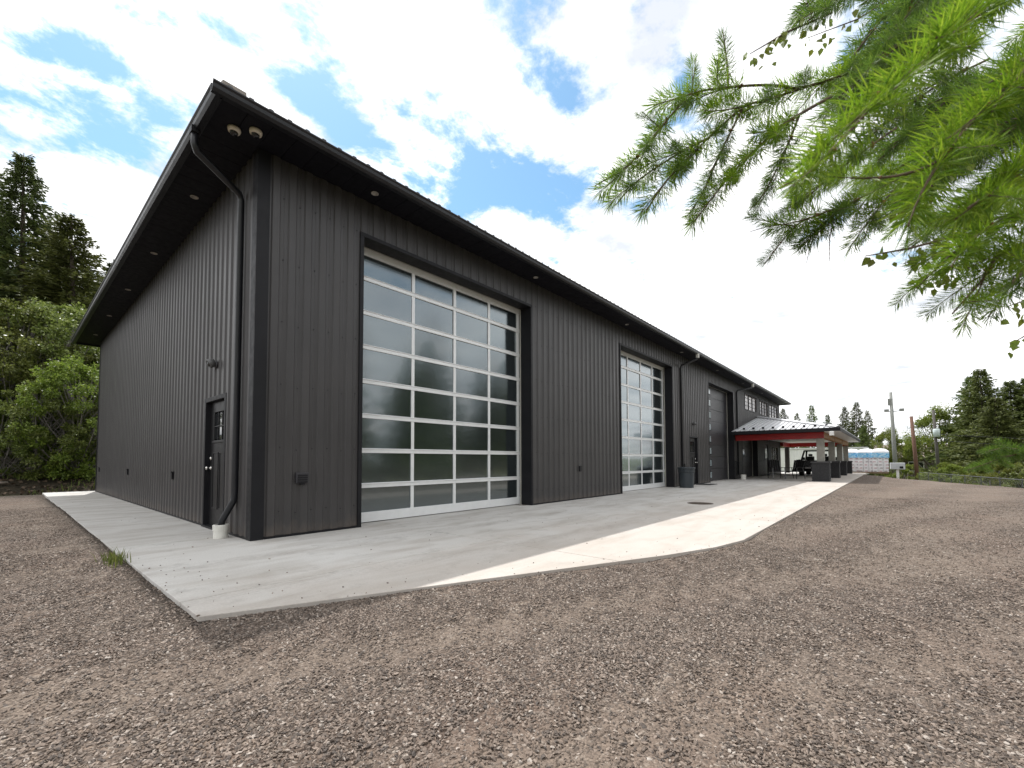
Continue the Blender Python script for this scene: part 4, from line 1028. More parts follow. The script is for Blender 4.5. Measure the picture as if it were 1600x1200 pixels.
# house
hb = at(1452, 720, 60); T = thing('house', 'low brown bungalow with a faded pinkish roof behind the poles', 'house', (hb.x, hb.y, -1.6), (0, 0, R(4)))
HW = paint('brown_siding', (.085, .065, .05), .8, .15); HR = paint('faded_shingles', (.34, .27, .25), .9, .15, scale=4)
m = MB(); m.box(-3.5, -5.2, 0, 3.5, 5.2, 2.9); m.build('wall', HW, T)
m = MB(); m.extr([(-4.2, 0), (0, 1.75), (4.2, 0), (4.2, -.15), (0, 1.6), (-4.2, -.15)], (0, -5.8, 3.0), (0, 5.8, 3.0), (1, 0, 0), (0, 0, 1)); m.build('roof', HR, T)
for y in (-3.2, 1.0):
    Wn = bpy.data.objects.new('window', None); link(Wn, T, (-3.52, y, 1.2)); m = MB(); m.box(-.02, -.08, -.08, .01, 1.48, 1.18); m.build('window_frame', WHITE, Wn); m = MB(); m.box(-.035, 0, 0, -.021, 1.4, 1.1); m.build('pane', GLASS, Wn)
m = MB(); m.box(-3.56, -1.1, .1, -3.501, -.2, 2.1); m.build('door', WHITE, T)
# parked car
cb = at(1503, 728, 50); T = thing('parked_car', 'white car parked beyond the fence, mostly behind shrubs', 'car', (cb.x, cb.y, -1.35), (0, 0, R(100)))
m = MB(); m.extr([(-2.1, .3), (-2.15, .75), (-1.5, .95), (-1.0, 1.42), (.9, 1.45), (1.5, 1.0), (2.1, .88), (2.15, .35)], (0, -.85, 0), (0, .85, 0), (1, 0, 0), (0, 0, 1)); m.build('body', WHITE, T, bevel=.08)
m = MB(); m.extr([(-1.35, 1.0), (-.98, 1.36), (.85, 1.38), (1.3, 1.02)], (0, -.87, 0), (0, .87, 0), (1, 0, 0), (0, 0, 1)); m.build('side_windows', GLASS, T)
for x in (-1.35, 1.35):
    for s in (-1, 1): m = MB(); m.lathe([(0, -.1), (.32, -.1), (.32, .1), (0, .1)], (0, 0, 0), 18, Matrix.Rotation(R(90), 4, 'X')); m.build('wheel', TYRE, T, (x, s * .8, .32))

# ------------------------------------------------------------------ vegetation
def card(m, p, d, w_, l_, rnd, tri=False):
    d = d.normalized(); s_ = d.cross(Vector((rnd.gauss(0, 1), rnd.gauss(0, 1), rnd.gauss(0, 1))))
    if s_.length < 1e-4: s_ = d.orthogonal()
    s_ = s_.normalized() * w_ * .5; b = len(m.v); q = p + d * l_
    m.v += [tuple(p), tuple(p + d * l_ * .45 + s_), tuple(q), tuple(p + d * l_ * .45 - s_)]; m.face((b, b + 1, b + 2, b + 3))
def conifer_mesh(seed, H, Rb, nbr, npt, ncard, low=.06, cw=.16, cl=.42, mat=None):
    rnd = random.Random(seed); m = MB(); t = MB()
    lean = (rnd.uniform(-.2, .2), rnd.uniform(-.2, .2))
    t.tube([(0, 0, -.5), (lean[0] * .3, lean[1] * .3, H * .4), (lean[0], lean[1], H * 1.0)], [H * .014, H * .009, .012], 8)
    for i in range(nbr):
        f = low + (.985 - low) * (i / nbr) ** .92; z = H * f
        r = (Rb * (1 - f) ** .92 * rnd.choice((.55, .8, .95, 1.05, 1.2)) * rnd.uniform(.85, 1.15)) + .12; a = i * 2.39996 + rnd.uniform(-.5, .5)
        o = Vector((lean[0] * f, lean[1] * f, z)); dr = Vector((math.cos(a), math.sin(a), 0)); side = Vector((-dr.y, dr.x, 0))
        upk = rnd.uniform(.05, .35) + .45 * f; dk = rnd.uniform(.3, .55) * (1 - f * .8)
        path = [o + dr * r * s + Vector((0, 0, r * (upk * s - dk * s * s * 1.4))) for s in [k / 5 for k in range(6)]]
        t.tube(path, [max(.006, .028 * (1 - s / 5.5) * (1 - .6 * f)) for s in range(6)], 3, False)
        np_ = max(3, int(npt * (.35 + .65 * r / Rb))); ck = min(1, .45 + .75 * (1 - f))
        for k in range(np_):
            s = .15 + .85 * (k + rnd.random()) / np_; q = s * 5; i0 = min(4, int(q)); P = path[i0].lerp(path[i0 + 1], q - i0)
            sp = r * .28 * (1 - s * .75) * (1 - .3 * f)
            for c in range(ncard):
                sg = 1 if rnd.random() < .5 else -1; off = rnd.random()
                d = dr * rnd.uniform(.5, 1) + side * sg * rnd.uniform(.1, .8) + Vector((0, 0, rnd.uniform(-.8, .35)))
                card(m, P + side * sg * sp * off + Vector((0, 0, -.10 * off * r * .4 + rnd.uniform(-.16, .12))), d, cw * rnd.uniform(.6, 1.2) * ck, cl * rnd.uniform(.5, 1.2) * (1.1 - .45 * s) * ck, rnd)
    return t.mesh('trunk', BARK, True), m.mesh('crown', mat or CONIF)
def leafy_mesh(seed, H, Rx, n, leaf, mat, zlo=.1, clumps=46, bark=None, trunks=3, gap=.5, cr=.095):
    rnd = random.Random(seed); m = MB(); t = MB(); cl = []
    for k in range(clumps):
        z = zlo + (1 - zlo) * rnd.random() ** .9; prof = math.sin(math.pi * min(.97, max(.06, (z * .86 + .10)))) ** .7
        a = rnd.uniform(0, 6.283); r = Rx * prof * math.sqrt(rnd.uniform(.15, 1)); cl.append((Vector((math.cos(a) * r, math.sin(a) * r, z * H * .93)), rnd.uniform(.5, 1.25) * H * cr))
    for k in range(trunks):
        a = rnd.uniform(0, 6.28); tp = Vector((math.cos(a) * Rx * .3, math.sin(a) * Rx * .3, H * .7)); t.tube([(math.cos(a) * .1, math.sin(a) * .1, -.4), tp * .5 + Vector((rnd.uniform(-.2, .2), rnd.uniform(-.2, .2), 0)), tp], [H * .013, H * .009, H * .003], 6)
    for c, r in cl:
        s0 = Vector((c.x * .25, c.y * .25, max(.2, c.z - H * .3))); t.tube([s0, s0.lerp(c, .6) + Vector((0, 0, -.1)), c], [H * .004, H * .003, H * .0015], 4, False)
        for k in range(n // clumps):
            d = Vector((rnd.gauss(0, 1), rnd.gauss(0, 1), rnd.gauss(0, .75))); d = d.normalized() * r * (rnd.random() ** gap)
            ld = d.normalized() + Vector((rnd.gauss(0, .7), rnd.gauss(0, .7), rnd.gauss(-.35, .6)))
            card(m, c + d, ld, leaf * rnd.uniform(.55, .9), leaf * rnd.uniform(.8, 1.5), rnd)
    return t.mesh('trunk', bark or BARKG, True), m.mesh('crown', mat)
def tree(name, meshes, loc, rotz, sc, label, cat, group):
    T = thing(name, label, cat, loc, (0, 0, rotz), group); T.scale = sc if isinstance(sc, tuple) else (sc,) * 3
    inst(meshes[0], 'trunk', T); inst(meshes[1], 'crown', T); return T
CF1 = conifer_mesh(1, 16, 4.0, 300, 20, 7, .06, .13, .42); CF2 = conifer_mesh(2, 15, 3.6, 290, 20, 7, .06, .13, .42, CONIFL); CF3 = conifer_mesh(3, 11, 3.4, 230, 17, 6, .05, .17, .45, CONIFL)
CF4 = conifer_mesh(4, 10, 2.7, 190, 13, 5, .06, .17, .4, CONIF); CF5 = conifer_mesh(5, 11, 3.3, 240, 17, 6, .05, .17, .45, CONIFL); CF6 = conifer_mesh(6, 10, 2.4, 150, 12, 5, .10, .17, .4, CONIFL)
BU1 = leafy_mesh(11, 6.5, 2.6, 30000, .095, LEAF, .0, 150, gap=.55, cr=.055); BU2 = leafy_mesh(12, 5.0, 2.3, 24000, .088, LEAF, .0, 120, gap=.55, cr=.058); BU3 = leafy_mesh(13, 6.0, 2.5, 24000, .10, LEAFY, .0, 130, gap=.55, cr=.056)
TD1 = leafy_mesh(14, 8.5, 2.5, 17000, .14, LEAFY, .3, 44, BARKG, 3); SH1 = leafy_mesh(15, 2.2, 1.5, 6000, .09, LEAFY, .0, 30); SH2 = leafy_mesh(16, 2.2, 1.5, 6000, .09, LEAF, .0, 30)
def pl(px, D): p = at(px, 720, D); return (p.x, p.y, gz(p.x, p.y) - .2)
GL = 'trees and bushes of the dark wood left of the building'
LF = [('conifer_tree', CF1, 28, 24, (1.45, 1.45, 1.03), .3, 'tall dark conifer at the left edge, the highest top of the wood'),
      ('conifer_tree', CF2, 112, 23.5, (1.5, 1.5, .86), 1.9, 'tall lighter green conifer next to the roof edge'),
      ('conifer_tree', CF1, -60, 25, (1.4, 1.4, 1.1), 2.6, 'tall dark conifer partly cut by the left edge of the view'),
      ('conifer_tree', CF2, 74, 28, (1.4, 1.4, .90), 4.0, 'slim conifer standing between and behind the two tall ones'),
      ('conifer_tree', CF1, 170, 27, (1.3, 1.3, .74), 5.2, 'dark conifer mostly hidden behind the roof edge'),
      ('leafy_bush', BU1, 20, 19.0, 1.05, .0, 'big leafy bush at the left edge with pale glinting leaves'),
      ('leafy_bush', BU3, 120, 18.2, .85, 1.0, 'yellow green leafy bush right beside the wall corner'),
      ('leafy_bush', BU1, 82, 20.0, 1.12, 2.2, 'tall leafy bush in the middle below the conifers'),
      ('leafy_bush', BU2, 55, 17.4, .80, 3.2, 'low rounded leafy bush in front on the dark bank'),
      ('leafy_bush', BU2, 150, 20.5, 1.1, 4.4, 'leafy bush half hidden behind the end wall corner'),
      ('leafy_bush', BU1, -45, 18.0, .95, 5.5, 'leafy bush cut off by the left edge of the view'),
      ('leafy_bush', BU2, -5, 16.6, .62, 5.0, 'small leafy bush lowest at the left edge'),
      ('leafy_bush', BU1, 40, 23, 1.25, 1.4, 'high leafy bush filling the gap below the tallest conifer'),
      ('leafy_bush', BU1, 135, 24, 1.2, 0.6, 'high leafy bush just under the far roof corner'),]
for nm, ms, px, D, sc, rz_, lb in LF: tree(nm, ms, pl(px, D), rz_, sc, lb, 'tree' if nm == 'conifer_tree' else 'bush', GL)
GRR = 'trees beyond the yard on the right'
RF = [('conifer_tree', CF5, 1541, 46, (1.5, 1.5, 1.13), .3, 'broad dark conifer with the highest top at the right edge'),
      ('conifer_tree', CF3, 1520, 50, (1.3, 1.3, 1.13), 1.2, 'conifer with a sparse pointed top left of the highest one'),
      ('conifer_tree', CF5, 1583, 44, (1.45, 1.45, .98), 2.2, 'dense conifer right of the highest one'),
      ('conifer_tree', CF3, 1612, 43, (1.4, 1.4, 1.0), 3.1, 'conifer cut by the right edge of the view'),
      ('conifer_tree', CF3, 1562, 41, (1.3, 1.3, .78), 4.0, 'shorter conifer in front of the dense group at the right'),
      ('leafy_tree', TD1, 1466, 52, 1.08, .4, 'pale trunked leafy tree behind the dark power pole'),
      ('leafy_tree', TD1, 1388, 56, .80, 1.5, 'yellow green leafy tree just left of the grey light pole'),
      ('leafy_tree', TD1, 1420, 60, .72, 2.5, 'low leafy tree between the grey and brown poles'),
      ('leafy_tree', TD1, 1510, 56, .70, 3.0, 'light leafy tree under the left flank of the right conifers'),
      ('conifer_tree', CF4, 1339, 72, 1.22, .2, 'conifer with the highest top above the end of the carport roof'),
      ('conifer_tree', CF6, 1360, 74, 1.12, 1.3, 'conifer right of the highest one above the pallets'),
      ('conifer_tree', CF4, 1323, 76, 1.20, 2.6, 'thin topped conifer left of the highest one above the carport'),
      ('conifer_tree', CF6, 1269, 78, 1.24, 3.3, 'lone conifer standing above the middle of the carport roof'),
      ('conifer_tree', CF4, 1297, 80, 1.10, 4.4, 'conifer right of the lone one above the carport roof'),
      ('conifer_tree', CF6, 1246, 82, 1.15, 5.0, 'narrow conifer left of the lone one, near the building end'),
      ('conifer_tree', CF4, 1225, 70, 1.02, 5.9, 'dark conifer touching the far end of the building'),
      ('conifer_tree', CF3, 1310, 62, .62, 0.9, 'small conifer low behind the carport roof end'),
      ('conifer_tree', CF3, 1350, 64, .70, 2.9, 'small bushy conifer behind the pallets')]
for nm, ms, px, D, sc, rz_, lb in RF: tree(nm, ms, pl(px, D), rz_, sc, lb, 'tree', GRR)
GS = 'shrubs along the fence beyond the yard'
SHL = [(1372, 46, 'shrub directly behind the outermost pallet'), (1410, 40, 'shrub at the foot of the grey light pole'), (1425, 47, 'shrub left of the bare brown pole'), (1450, 42, 'shrub between the brown and dark poles'), (1480, 40, 'shrub right of the dark power pole'), (1492, 36, 'low shrub in front of the parked car'), (1525, 37, 'shrub right of the parked car'), (1550, 33, 'shrub in the middle of the fence at right'), (1578, 31, 'shrub near the right edge behind the fence'), (1605, 29, 'shrub cut by the right edge of the view'), (1512, 44, 'shrub behind the parked car'), (1560, 39, 'larger shrub below the right conifers')]
for i, (px, D, lb) in enumerate(SHL): tree('shrub', SH1 if i % 3 else SH2, pl(px, D), i * 1.7, .85 + .25 * ((i * 37) % 10) / 10, lb, 'shrub', GS)
# wood behind the camera side of the yard, seen only mirrored in the door panes
MIR = [(-6, -25, 1.0), (-2, -29, 1.2), (3, -26, 1.0), (9, -28, 1.25), (12.5, -24, .9), (16, -29, 1.15), (21, -25, .95), (26, -28, 1.2), (31, -25, 1.0), (37, -27, 1.2), (43, -24, 1.1)]
MW = ['first', 'second', 'third', 'fourth', 'fifth', 'sixth', 'seventh', 'eighth', 'ninth', 'tenth', 'eleventh']
for i, (x, y, sc) in enumerate(MIR):
    tree('conifer_tree', (CF5, CF3)[i % 2], (x, y, -.3), i * 1.1, (sc * 1.35, sc * 1.35, sc * 1.05), MW[i] + ' conifer from the left in the row across the yard, mirrored in the door panes', 'tree', 'conifers across the yard mirrored in the panes')

# weeds, logs, sticks
def grass(name, pts, hmin, hmax, seed, wdt=.012):
    rnd = random.Random(seed); m = MB()
    for (x, y, z) in pts:
        a = rnd.uniform(0, 6.28); h = rnd.uniform(hmin, hmax); l = Vector((math.cos(a), math.sin(a), 0)); s_ = Vector((-l.y, l.x, 0)) * wdt
        p = Vector((x, y, z)); k = rnd.uniform(.1, .6); p1 = p + l * h * k * .4 + Vector((0, 0, h * .6)); p2 = p + l * h * k + Vector((0, 0, h * .95)); b = len(m.v)
        m.v += [tuple(p - s_), tuple(p + s_), tuple(p1 + s_ * .8), tuple(p1 - s_ * .8), tuple(p2)]; m.face((b, b + 1, b + 2, b + 3)); m.face((b + 3, b + 2, b + 4))
    return m.mesh(name, GRASS)
rnd = random.Random(3)
o = inst(grass('weed_tuft', [(rnd.gauss(0, .05), rnd.gauss(0, .16), 0) for _ in range(120)], .05, .22, 1, .005), 'weed_tuft', None, (-1.40, -.12, -.06)); tag(o, 'tuft of green grass growing at the left edge of the concrete walk', 'grass tuft')
pts = []
for _ in range(5000):
    t = rnd.random(); x = rnd.uniform(16, 50); y = rnd.uniform(-24, -5); s = crest(x, y)
    if 1.6 < s < 9: pts.append((x, y, gz(x, y) - .14))
stuff(inst(grass('verge_grass', pts, .15, .7, 2, .03), 'verge_grass'), 'rough green grass on the slope beyond the gravel yard', 'grass')
pts = [(rnd.uniform(-6, 0.5), rnd.uniform(16.1, 22), 0) for _ in range(1800)]
pts = [(x, y, gz(x, y) - .1) for x, y, z in pts if mnoise.noise((x * .6, y * .6, 3)) > .05]
stuff(inst(grass('undergrowth', pts, .08, .3, 4, .012), 'undergrowth'), 'sparse undergrowth on the dark bank below the wood', 'undergrowth')
LOGM = paint('dead_wood', (.26, .22, .18), .9, .3, scale=9)
def log(p0, p1, r, label):
    p0 = Vector(p0); p1 = Vector(p1); m = MB(); m.tube([(0, 0, 0), (p1 - p0) * .5 + Vector((0, 0, r * .3)), p1 - p0], [r, r * 1.1, r * .8], 8); tag(m.build('fallen_log', LOGM, None, p0, smooth=True), label, 'log', 'dead logs on the bank')
log((-1.9, 19.2, gz(-1.9, 19.2) + .05), (-.9, 19.6, gz(-.9, 19.6) + .10), .07, 'pale fallen log lying higher on the dark bank')
log((-2.9, 17.6, gz(-2.9, 17.6) + .03), (-2.1, 17.8, gz(-2.1, 17.8) + .05), .06, 'pale fallen log lying lower on the dark bank at left')
m = MB(); m.tube([(0, 0, 0), (.13, .06, .015), (.28, .05, .012), (.40, .10, .0)], [.010, .012, .009, .004], 6); m.tube([(.2, .05, .012), (.27, .12, .03)], [.006, .003], 5); tag(m.build('dry_stick', TWIG, None, (-1.85, -1.55, -.04), smooth=True), 'dry brown stick lying on the gravel left of the slab corner', 'stick')
rnd = random.Random(8); m = MB()
for _ in range(900):
    x, y = rnd.uniform(-6, .3), rnd.uniform(16.1, 22); card(m, Vector((x, y, gz(x, y) - .03)), Vector((rnd.gauss(0, 1), rnd.gauss(0, 1), rnd.gauss(0, .25))), .1, .16, rnd)
stuff(m.build('leaf_litter', paint('dead_leaves', (.10, .07, .045), .9, .4, scale=5)), 'dead brown leaves and twigs littering the bank', 'leaf litter')

# ------------------------------------------------------------------ overhanging fir (trunk outside the frame at the right)
def sprig_mesh(seed, L, nl, n, wdt, mat):
    rnd = random.Random(seed); m = MB(); cv = rnd.uniform(-.12, .12); dz = rnd.uniform(-.14, .02)
    P = lambda t: Vector((L * t, L * cv * t * t, L * dz * t * t))
    m.cur = 1; m.tube([P(k / 5) for k in range(6)], [.0028, .0026, .0024, .002, .0016, .001], 5); m.cur = 0
    for i in range(n):
        t = (i + rnd.random()) / n; p = P(t); a = i * 2.39996 + rnd.uniform(-.5, .5)
        fwd = (P(min(1, t + .05)) - P(max(0, t - .05))).normalized(); s1 = fwd.orthogonal().normalized(); s2 = fwd.cross(s1)
        rad = s1 * math.cos(a) + s2 * math.sin(a); rad.z *= .75
        an = R(72 - 34 * t ** 1.5 + rnd.uniform(-10, 10)); l = nl * rnd.uniform(.75, 1.1) * (.75 + .25 * math.sin(math.pi * min(1, t * .9 + .1)))
        d = fwd * math.cos(an) + rad.normalized() * math.sin(an); d.z -= .06
        card(m, p, d, wdt, l, rnd)
    m.cur = 2
    for _ in range(4):
        q = P(rnd.choice((0.0, .02, .03))); e = Vector((rnd.uniform(.2, 1), rnd.gauss(0, .7), rnd.gauss(0, .7))).normalized(); m.tube([q, q + e * .006, q + e * .013], [.003, .004, .001], 5)
    m.cur = 0
    for _ in range(2): m.cur = 1; q = P(1); m.tube([q, q + Vector((.004, rnd.uniform(-.003, .003), rnd.uniform(-.003, .003)))], [.0022, .0008], 4); m.cur = 0
    return m.mesh('sprig', [mat, TWIG, BUD])
SPF = [sprig_mesh(20 + k, .20, .074, 290, .0025, NEEDLE) for k in range(5)]
SPO = [sprig_mesh(40 + k, .20, .070, 260, .0024, NEEDLED) for k in range(5)]
FIR = thing('fir_tree', 'fir tree leaning in from the right with needled branches overhanging the yard', 'tree', (1.6, -8.4, 0))
FB = Vector((1.6, -8.4, 0))
m = MB(); m.tube([(0, 0, -.1), (.03, .02, 1.6), (0, .05, 3.6), (.02, 0, 7.0)], [.13, .11, .08, .02], 10); m.build('trunk', BARK, FIR, smooth=True)
rnd = random.Random(77)
sprigs = []
def orient(d, roll):
    d = d.normalized(); y = Vector((0, 0, 1)).cross(d); y = y.normalized() if y.length > .05 else d.orthogonal().normalized(); z = d.cross(y)
    M = Matrix((d, y, z)).transposed(); return (M @ Matrix.Rotation(roll, 3, 'X')).to_euler()
def stem(pts, kind, sc, side=True, bare=.25, dens=1.0, r=.004, sl=1.0):
    """pts: (px, py, depth); a stem whose outer part carries sprigs along it, at both sides and at its tip"""
    P = [at(*p) for p in pts]
    # smooth the polyline
    Q = []
    for i in range(len(P) - 1):
        p0, p1, p2, p3 = P[max(0, i - 1)], P[i], P[i + 1], P[min(len(P) - 1, i + 2)]
        for k in range(5):
            t = k / 5; Q.append(0.5 * ((2 * p1) + (p2 - p0) * t + (2 * p0 - 5 * p1 + 4 * p2 - p3) * t * t + (3 * p1 - p0 - 3 * p2 + p3) * t ** 3))
    Q.append(P[-1])
    br = bpy.data.objects.new('branch', None)
    m = MB(); n = len(Q); m.tube([q - FB for q in Q], [r * .62 * (1.25 - .85 * i / (n - 1)) for i in range(n)], 6); br = m.build('branch', TWIG, FIR, smooth=True)
    acc = [0.0]
    for i in range(1, n): acc.append(acc[-1] + (Q[i] - Q[i - 1]).length)
    Lt = acc[-1]
    def pos(s):
        s = max(0, min(Lt - 1e-6, s)); i = next(k for k in range(n - 1) if acc[k + 1] > s or k == n - 2); f = (s - acc[i]) / max(1e-6, acc[i + 1] - acc[i]); return Q[i].lerp(Q[i + 1], f), (Q[i + 1] - Q[i]).normalized()
    L0 = .20 * sc
    s = Lt * bare
    while s < Lt - L0 * .3:
        p, d = pos(s); q = max(.5, min(1, (Lt - s) / L0)); sprigs.append((br, kind, p, d, sc * q)); s += L0 * .85
    if side:
        s = Lt * bare; sg = 1; step = L0 * .48 / dens
        while s < Lt * .93:
            p, d = pos(s); sd = d.cross(Vector((0, 0, 1))); sd = (sd.normalized() if sd.length > .1 else d.orthogonal()) * sg
            dd = d * rnd.uniform(.55, .95) + sd * rnd.uniform(.6, 1.0) + Vector((0, 0, rnd.uniform(-.45, .15)))
            f = 1 - .45 * s / Lt
            sprigs.append((br, kind, p, dd, sc * sl * f * rnd.uniform(.75, 1.05))); s += step * rnd.uniform(.8, 1.2); sg = -sg
    m = MB(); q = Q[-1] - FB
    return br
Fr, Od = 'f', 'o'
# left branch and its side shoots
stem([(1690, -90, 1.08), (1550, -10, 1.0), (1420, 60, .95), (1330, 112, .92), (1249, 139, .90), (1200, 156, .88), (1161, 168, .86), (1107, 216, .84), (1050, 273, .82), (1010, 328, .80)], Fr, .62, True, .55, 1.0, .005, .9)
stem([(1249, 139, .90), (1200, 133, .88), (1134, 137, .86), (1080, 149, .84), (1032, 200, .82), (985, 255, .80), (930, 290, .78)], Fr, .60, True, .25, 1.0, .004, .85)
stem([(1138, 138, .86), (1136, 100, .86), (1130, 50, .86)], Od, .50, False, .2, 1, .003)
stem([(1080, 150, .84), (1084, 120, .84), (1088, 92, .84)], Fr, .5, False, .0, 1, .002)
stem([(1032, 200, .82), (1016, 186, .82), (1003, 174, .82)], Fr, .5, False, .0, 1, .002)
stem([(1107, 216, .84), (1060, 240, .83), (1000, 280, .83), (960, 322, .83)], Fr, .55, True, .1, 1, .003, .7)
stem([(1161, 168, .86), (1130, 230, .86), (1098, 300, .86), (1075, 335, .86)], Od, .52, True, .2, 1, .003, .7)
stem([(1300, 150, .85), (1233, 189, .83), (1190, 225, .81), (1161, 252, .80), (1120, 300, .79), (1086, 345, .78)], Fr, .58, True, .25, 1.0, .004, .9)
stem([(1249, 180, .84), (1225, 240, .84), (1195, 300, .84), (1170, 330, .84)], Od, .55, True, .2, 1, .003, .8)
# hanging shoots in the middle
stem([(1700, 150, .90), (1560, 195, .86), (1440, 240, .82), (1347, 308, .80), (1280, 335, .78), (1243, 353, .77), (1195, 412, .76)], Fr, .56, True, .5, 1.1, .004, .9)
stem([(1243, 353, .77), (1210, 352, .77), (1172, 362, .77)], Od, .52, False, .1, 1, .002)
stem([(1330, 310, .8), (1275, 365, .8), (1260, 412, .8)], Od, .52, False, .2, 1, .002)
stem([(1347, 308, .8), (1302, 350, .79), (1296, 408, .78)], Od, .55, False, .3, 1, .002)
stem([(1420, 270, .8), (1370, 330, .79), (1345, 385, .78)], Fr, .55, True, .4, 1, .002, .7)
stem([(1400, 200, .85), (1330, 250, .84), (1270, 300, .83), (1225, 330, .82)], Fr, .55, True, .2, 1.2, .003, .9)
# near bright shoots
stem([(1720, -110, .60), (1620, -50, .54), (1540, 10, .50), (1472, 75, .47), (1390, 137, .44), (1337, 195, .42), (1275, 258, .40), (1222, 292, .39)], Fr, .62, True, .35, .9, .004, .75)
stem([(1720, 40, .58), (1640, 80, .54), (1590, 120, .52), (1512, 197, .50), (1467, 250, .48), (1400, 275, .47), (1330, 278, .46)], Fr, .6, True, .35, .9, .004, .75)
stem([(1680, 230, .50), (1600, 267, .47), (1560, 295, .45), (1512, 325, .43)], Fr, .62, True, .1, 1, .004, .8)
stem([(1700, 40, .60), (1600, 92, .58), (1532, 180, .56), (1500, 220, .55), (1450, 300, .55)], Od, .65, True, .3, 1, .005, .9)
stem([(1700, 310, .62), (1600, 330, .60), (1541, 358, .58), (1490, 395, .57), (1432, 450, .56)], Fr, .6, True, .25, 1.0, .004, .9)
stem([(1700, 350, .60), (1572, 392, .58), (1535, 437, .57), (1488, 490, .56)], Fr, .6, True, .3, 1.1, .004, .9)
stem([(1700, 300, .7), (1620, 400, .68), (1570, 450, .66), (1520, 470, .66)], Od, .6, True, .3, 1, .004, .9)
# upper crown carrying on above the picture
for k in range(26):
    x0 = rnd.uniform(1330, 1720); y0 = rnd.uniform(-190, 150); D = rnd.uniform(.75, 1.35); ln = rnd.uniform(170, 300); a = R(rnd.uniform(130, 165))
    pts = [(x0 + ln * 1.0 * math.cos(a) * t, y0 + ln * (math.sin(a) * .9 * t + .25 * t * t), D - .05 * t) for t in (0, .35, .7, 1)]
    if pts[-1][0] < 1170 + max(0, pts[-1][1]) * .25: continue
    stem(pts, Od if k % 3 else Fr, .72 * D / .9, True, .15, 1.0, .004, .95)
for k in range(14):
    x0 = rnd.uniform(1540, 1760); y0 = rnd.uniform(80, 310); D = rnd.uniform(.8, 1.2); ln = rnd.uniform(120, 220); a = R(rnd.uniform(140, 200))
    pts = [(x0 + ln * math.cos(a) * t, y0 + ln * (.35 * t + .25 * t * t), D) for t in (0, .35, .7, 1)]
    stem(pts, Od, .62 * D / .9, True, .1, 1.0, .004, .9)
# low shoot at the right edge
stem([(1720, 700, 1.35), (1640, 705, 1.30), (1580, 712, 1.26), (1512, 735, 1.22)], Fr, .42, True, .15, 1, .004, .9)
stem([(1700, 690, 1.3), (1620, 704, 1.28), (1570, 700, 1.26), (1540, 708, 1.24)], Fr, .38, True, .15, 1, .004, .9)
sprigs.sort(key=lambda s: -(s[4] / max(.3, (s[2] - CAM).dot(fw2))))
joined = MB()
for i, (br, kind, p, d, sc) in enumerate(sprigs):
    me_ = (SPF if kind == 'f' else SPO)[rnd.randrange(5)]; rot = orient(d, rnd.uniform(0, 6.28))
    if i < 300: inst(me_, 'sprig', br, p - FB, rot, sc)
    else:
        M4 = Matrix.Translation(p - FB) @ rot.to_matrix().to_4x4() @ Matrix.Scale(sc, 4); b = len(joined.v)
        joined.v += [tuple(M4 @ v.co) for v in me_.vertices]
        for pl_ in me_.polygons: joined.f.append(tuple(b + j for j in pl_.vertices)); joined.mi.append(pl_.material_index)
stuff(joined.build('inner_sprigs', [NEEDLED, TWIG, BUD], FIR))
print('sprigs', len(sprigs), 'joined verts', len(joined.v))
# limbs linking the shoots to the trunk
m = MB()
for (px, py, D, h) in ((1690, -90, 1.08, 2.4), (1700, 150, .90, 2.0), (1720, -110, .60, 2.3), (1720, 40, .58, 2.1), (1700, 310, .62, 1.7), (1720, 700, 1.35, 1.1)):
    a = Vector((0, .0, h)); b = at(px, py, D) - FB; mid = a.lerp(b, .5) + Vector((0, 0, .12)); m.tube([a, mid, b], [.022, .009, .003], 7)
m.build('limb', TWIG, FIR, smooth=True)
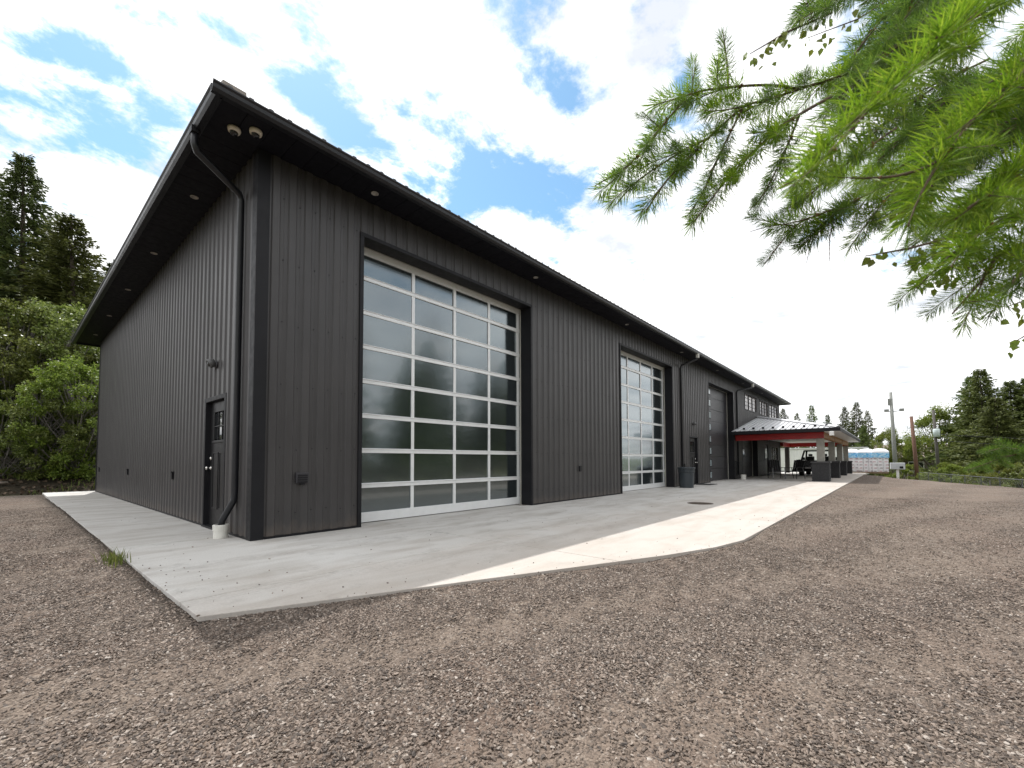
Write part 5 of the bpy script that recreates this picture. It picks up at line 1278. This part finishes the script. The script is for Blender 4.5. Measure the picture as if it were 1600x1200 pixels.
# birch twigs
BT = thing('birch_tree', 'thin birch twigs with small heart shaped leaves hanging through the fir branches', 'tree', (2.2, -8.9, 0)); BB = Vector((2.2, -8.9, 0))
m = MB(); m.tube([(0, 0, -.1), (-.05, .05, 2), (0, .1, 5)], [.07, .06, .02], 8); m.build('trunk', BARKG, BT, smooth=True)
def heart(m, p, d, nrm, s):
    d = d.normalized(); sd = d.cross(nrm).normalized(); nn = sd.cross(d); b = len(m.v)
    for u, v_, w__ in ((0, 0, 0), (.28, .42, .05), (.62, .30, .05), (1.05, 0, -.04), (.62, -.30, .05), (.28, -.42, .05), (.4, 0, -.02)): m.v.append(tuple(p + d * s * u + sd * s * v_ + nn * s * w__))
    for q in ((0, 1, 6), (1, 2, 6), (2, 3, 6), (3, 4, 6), (4, 5, 6), (5, 0, 6)): m.face([b + i for i in q])
def birch(pts, n, spread, s, seed):
    rn = random.Random(seed); P = [at(*p) - BB for p in pts]; m = MB(); m.tube(P, [.0018] * (len(P) - 1) + [.0008], 5); tw = m.build('twig', TWIG, BT, smooth=True)
    for i in range(n):
        t = (i + rn.random()) / n * (len(P) - 1); k = min(len(P) - 2, int(t)); p = P[k].lerp(P[k + 1], t - k) + Vector((rn.gauss(0, spread), rn.gauss(0, spread), rn.gauss(-.6 * spread, spread)))
        m = MB(); heart(m, Vector((0, 0, 0)), Vector((rn.gauss(0, .5), rn.gauss(0, .5), -1)), Vector((rn.gauss(0, 1), rn.gauss(0, 1), .3)), s * rn.uniform(.7, 1.2)); m.build('leaf', BIRCH, tw, p)
birch([(1540, 350, .72), (1470, 375, .71), (1417, 389, .70), (1352, 400, .69)], 26, .008, .014, 1)
birch([(1560, 330, .72), (1500, 360, .72), (1450, 400, .72), (1412, 412, .72)], 48, .013, .014, 2)
birch([(1560, 360, .7), (1500, 410, .7), (1450, 440, .7)], 40, .013, .013, 3)
birch([(1660, 470, 1.0), (1610, 520, 1.0), (1578, 538, 1.0)], 10, .011, .022, 4)
birch([(1660, 420, 1.0), (1600, 470, 1.0), (1570, 480, 1.0)], 22, .016, .018, 5)
birch([(1500, 250, .74), (1430, 300, .74), (1380, 330, .74)], 34, .013, .013, 6)
birch([(1300, 20, .8), (1230, 50, .8), (1172, 84, .8)], 30, .011, .014, 7)
birch([(1420, -20, 1.2), (1340, 30, 1.2), (1260, 60, 1.2)], 36, .018, .017, 8)
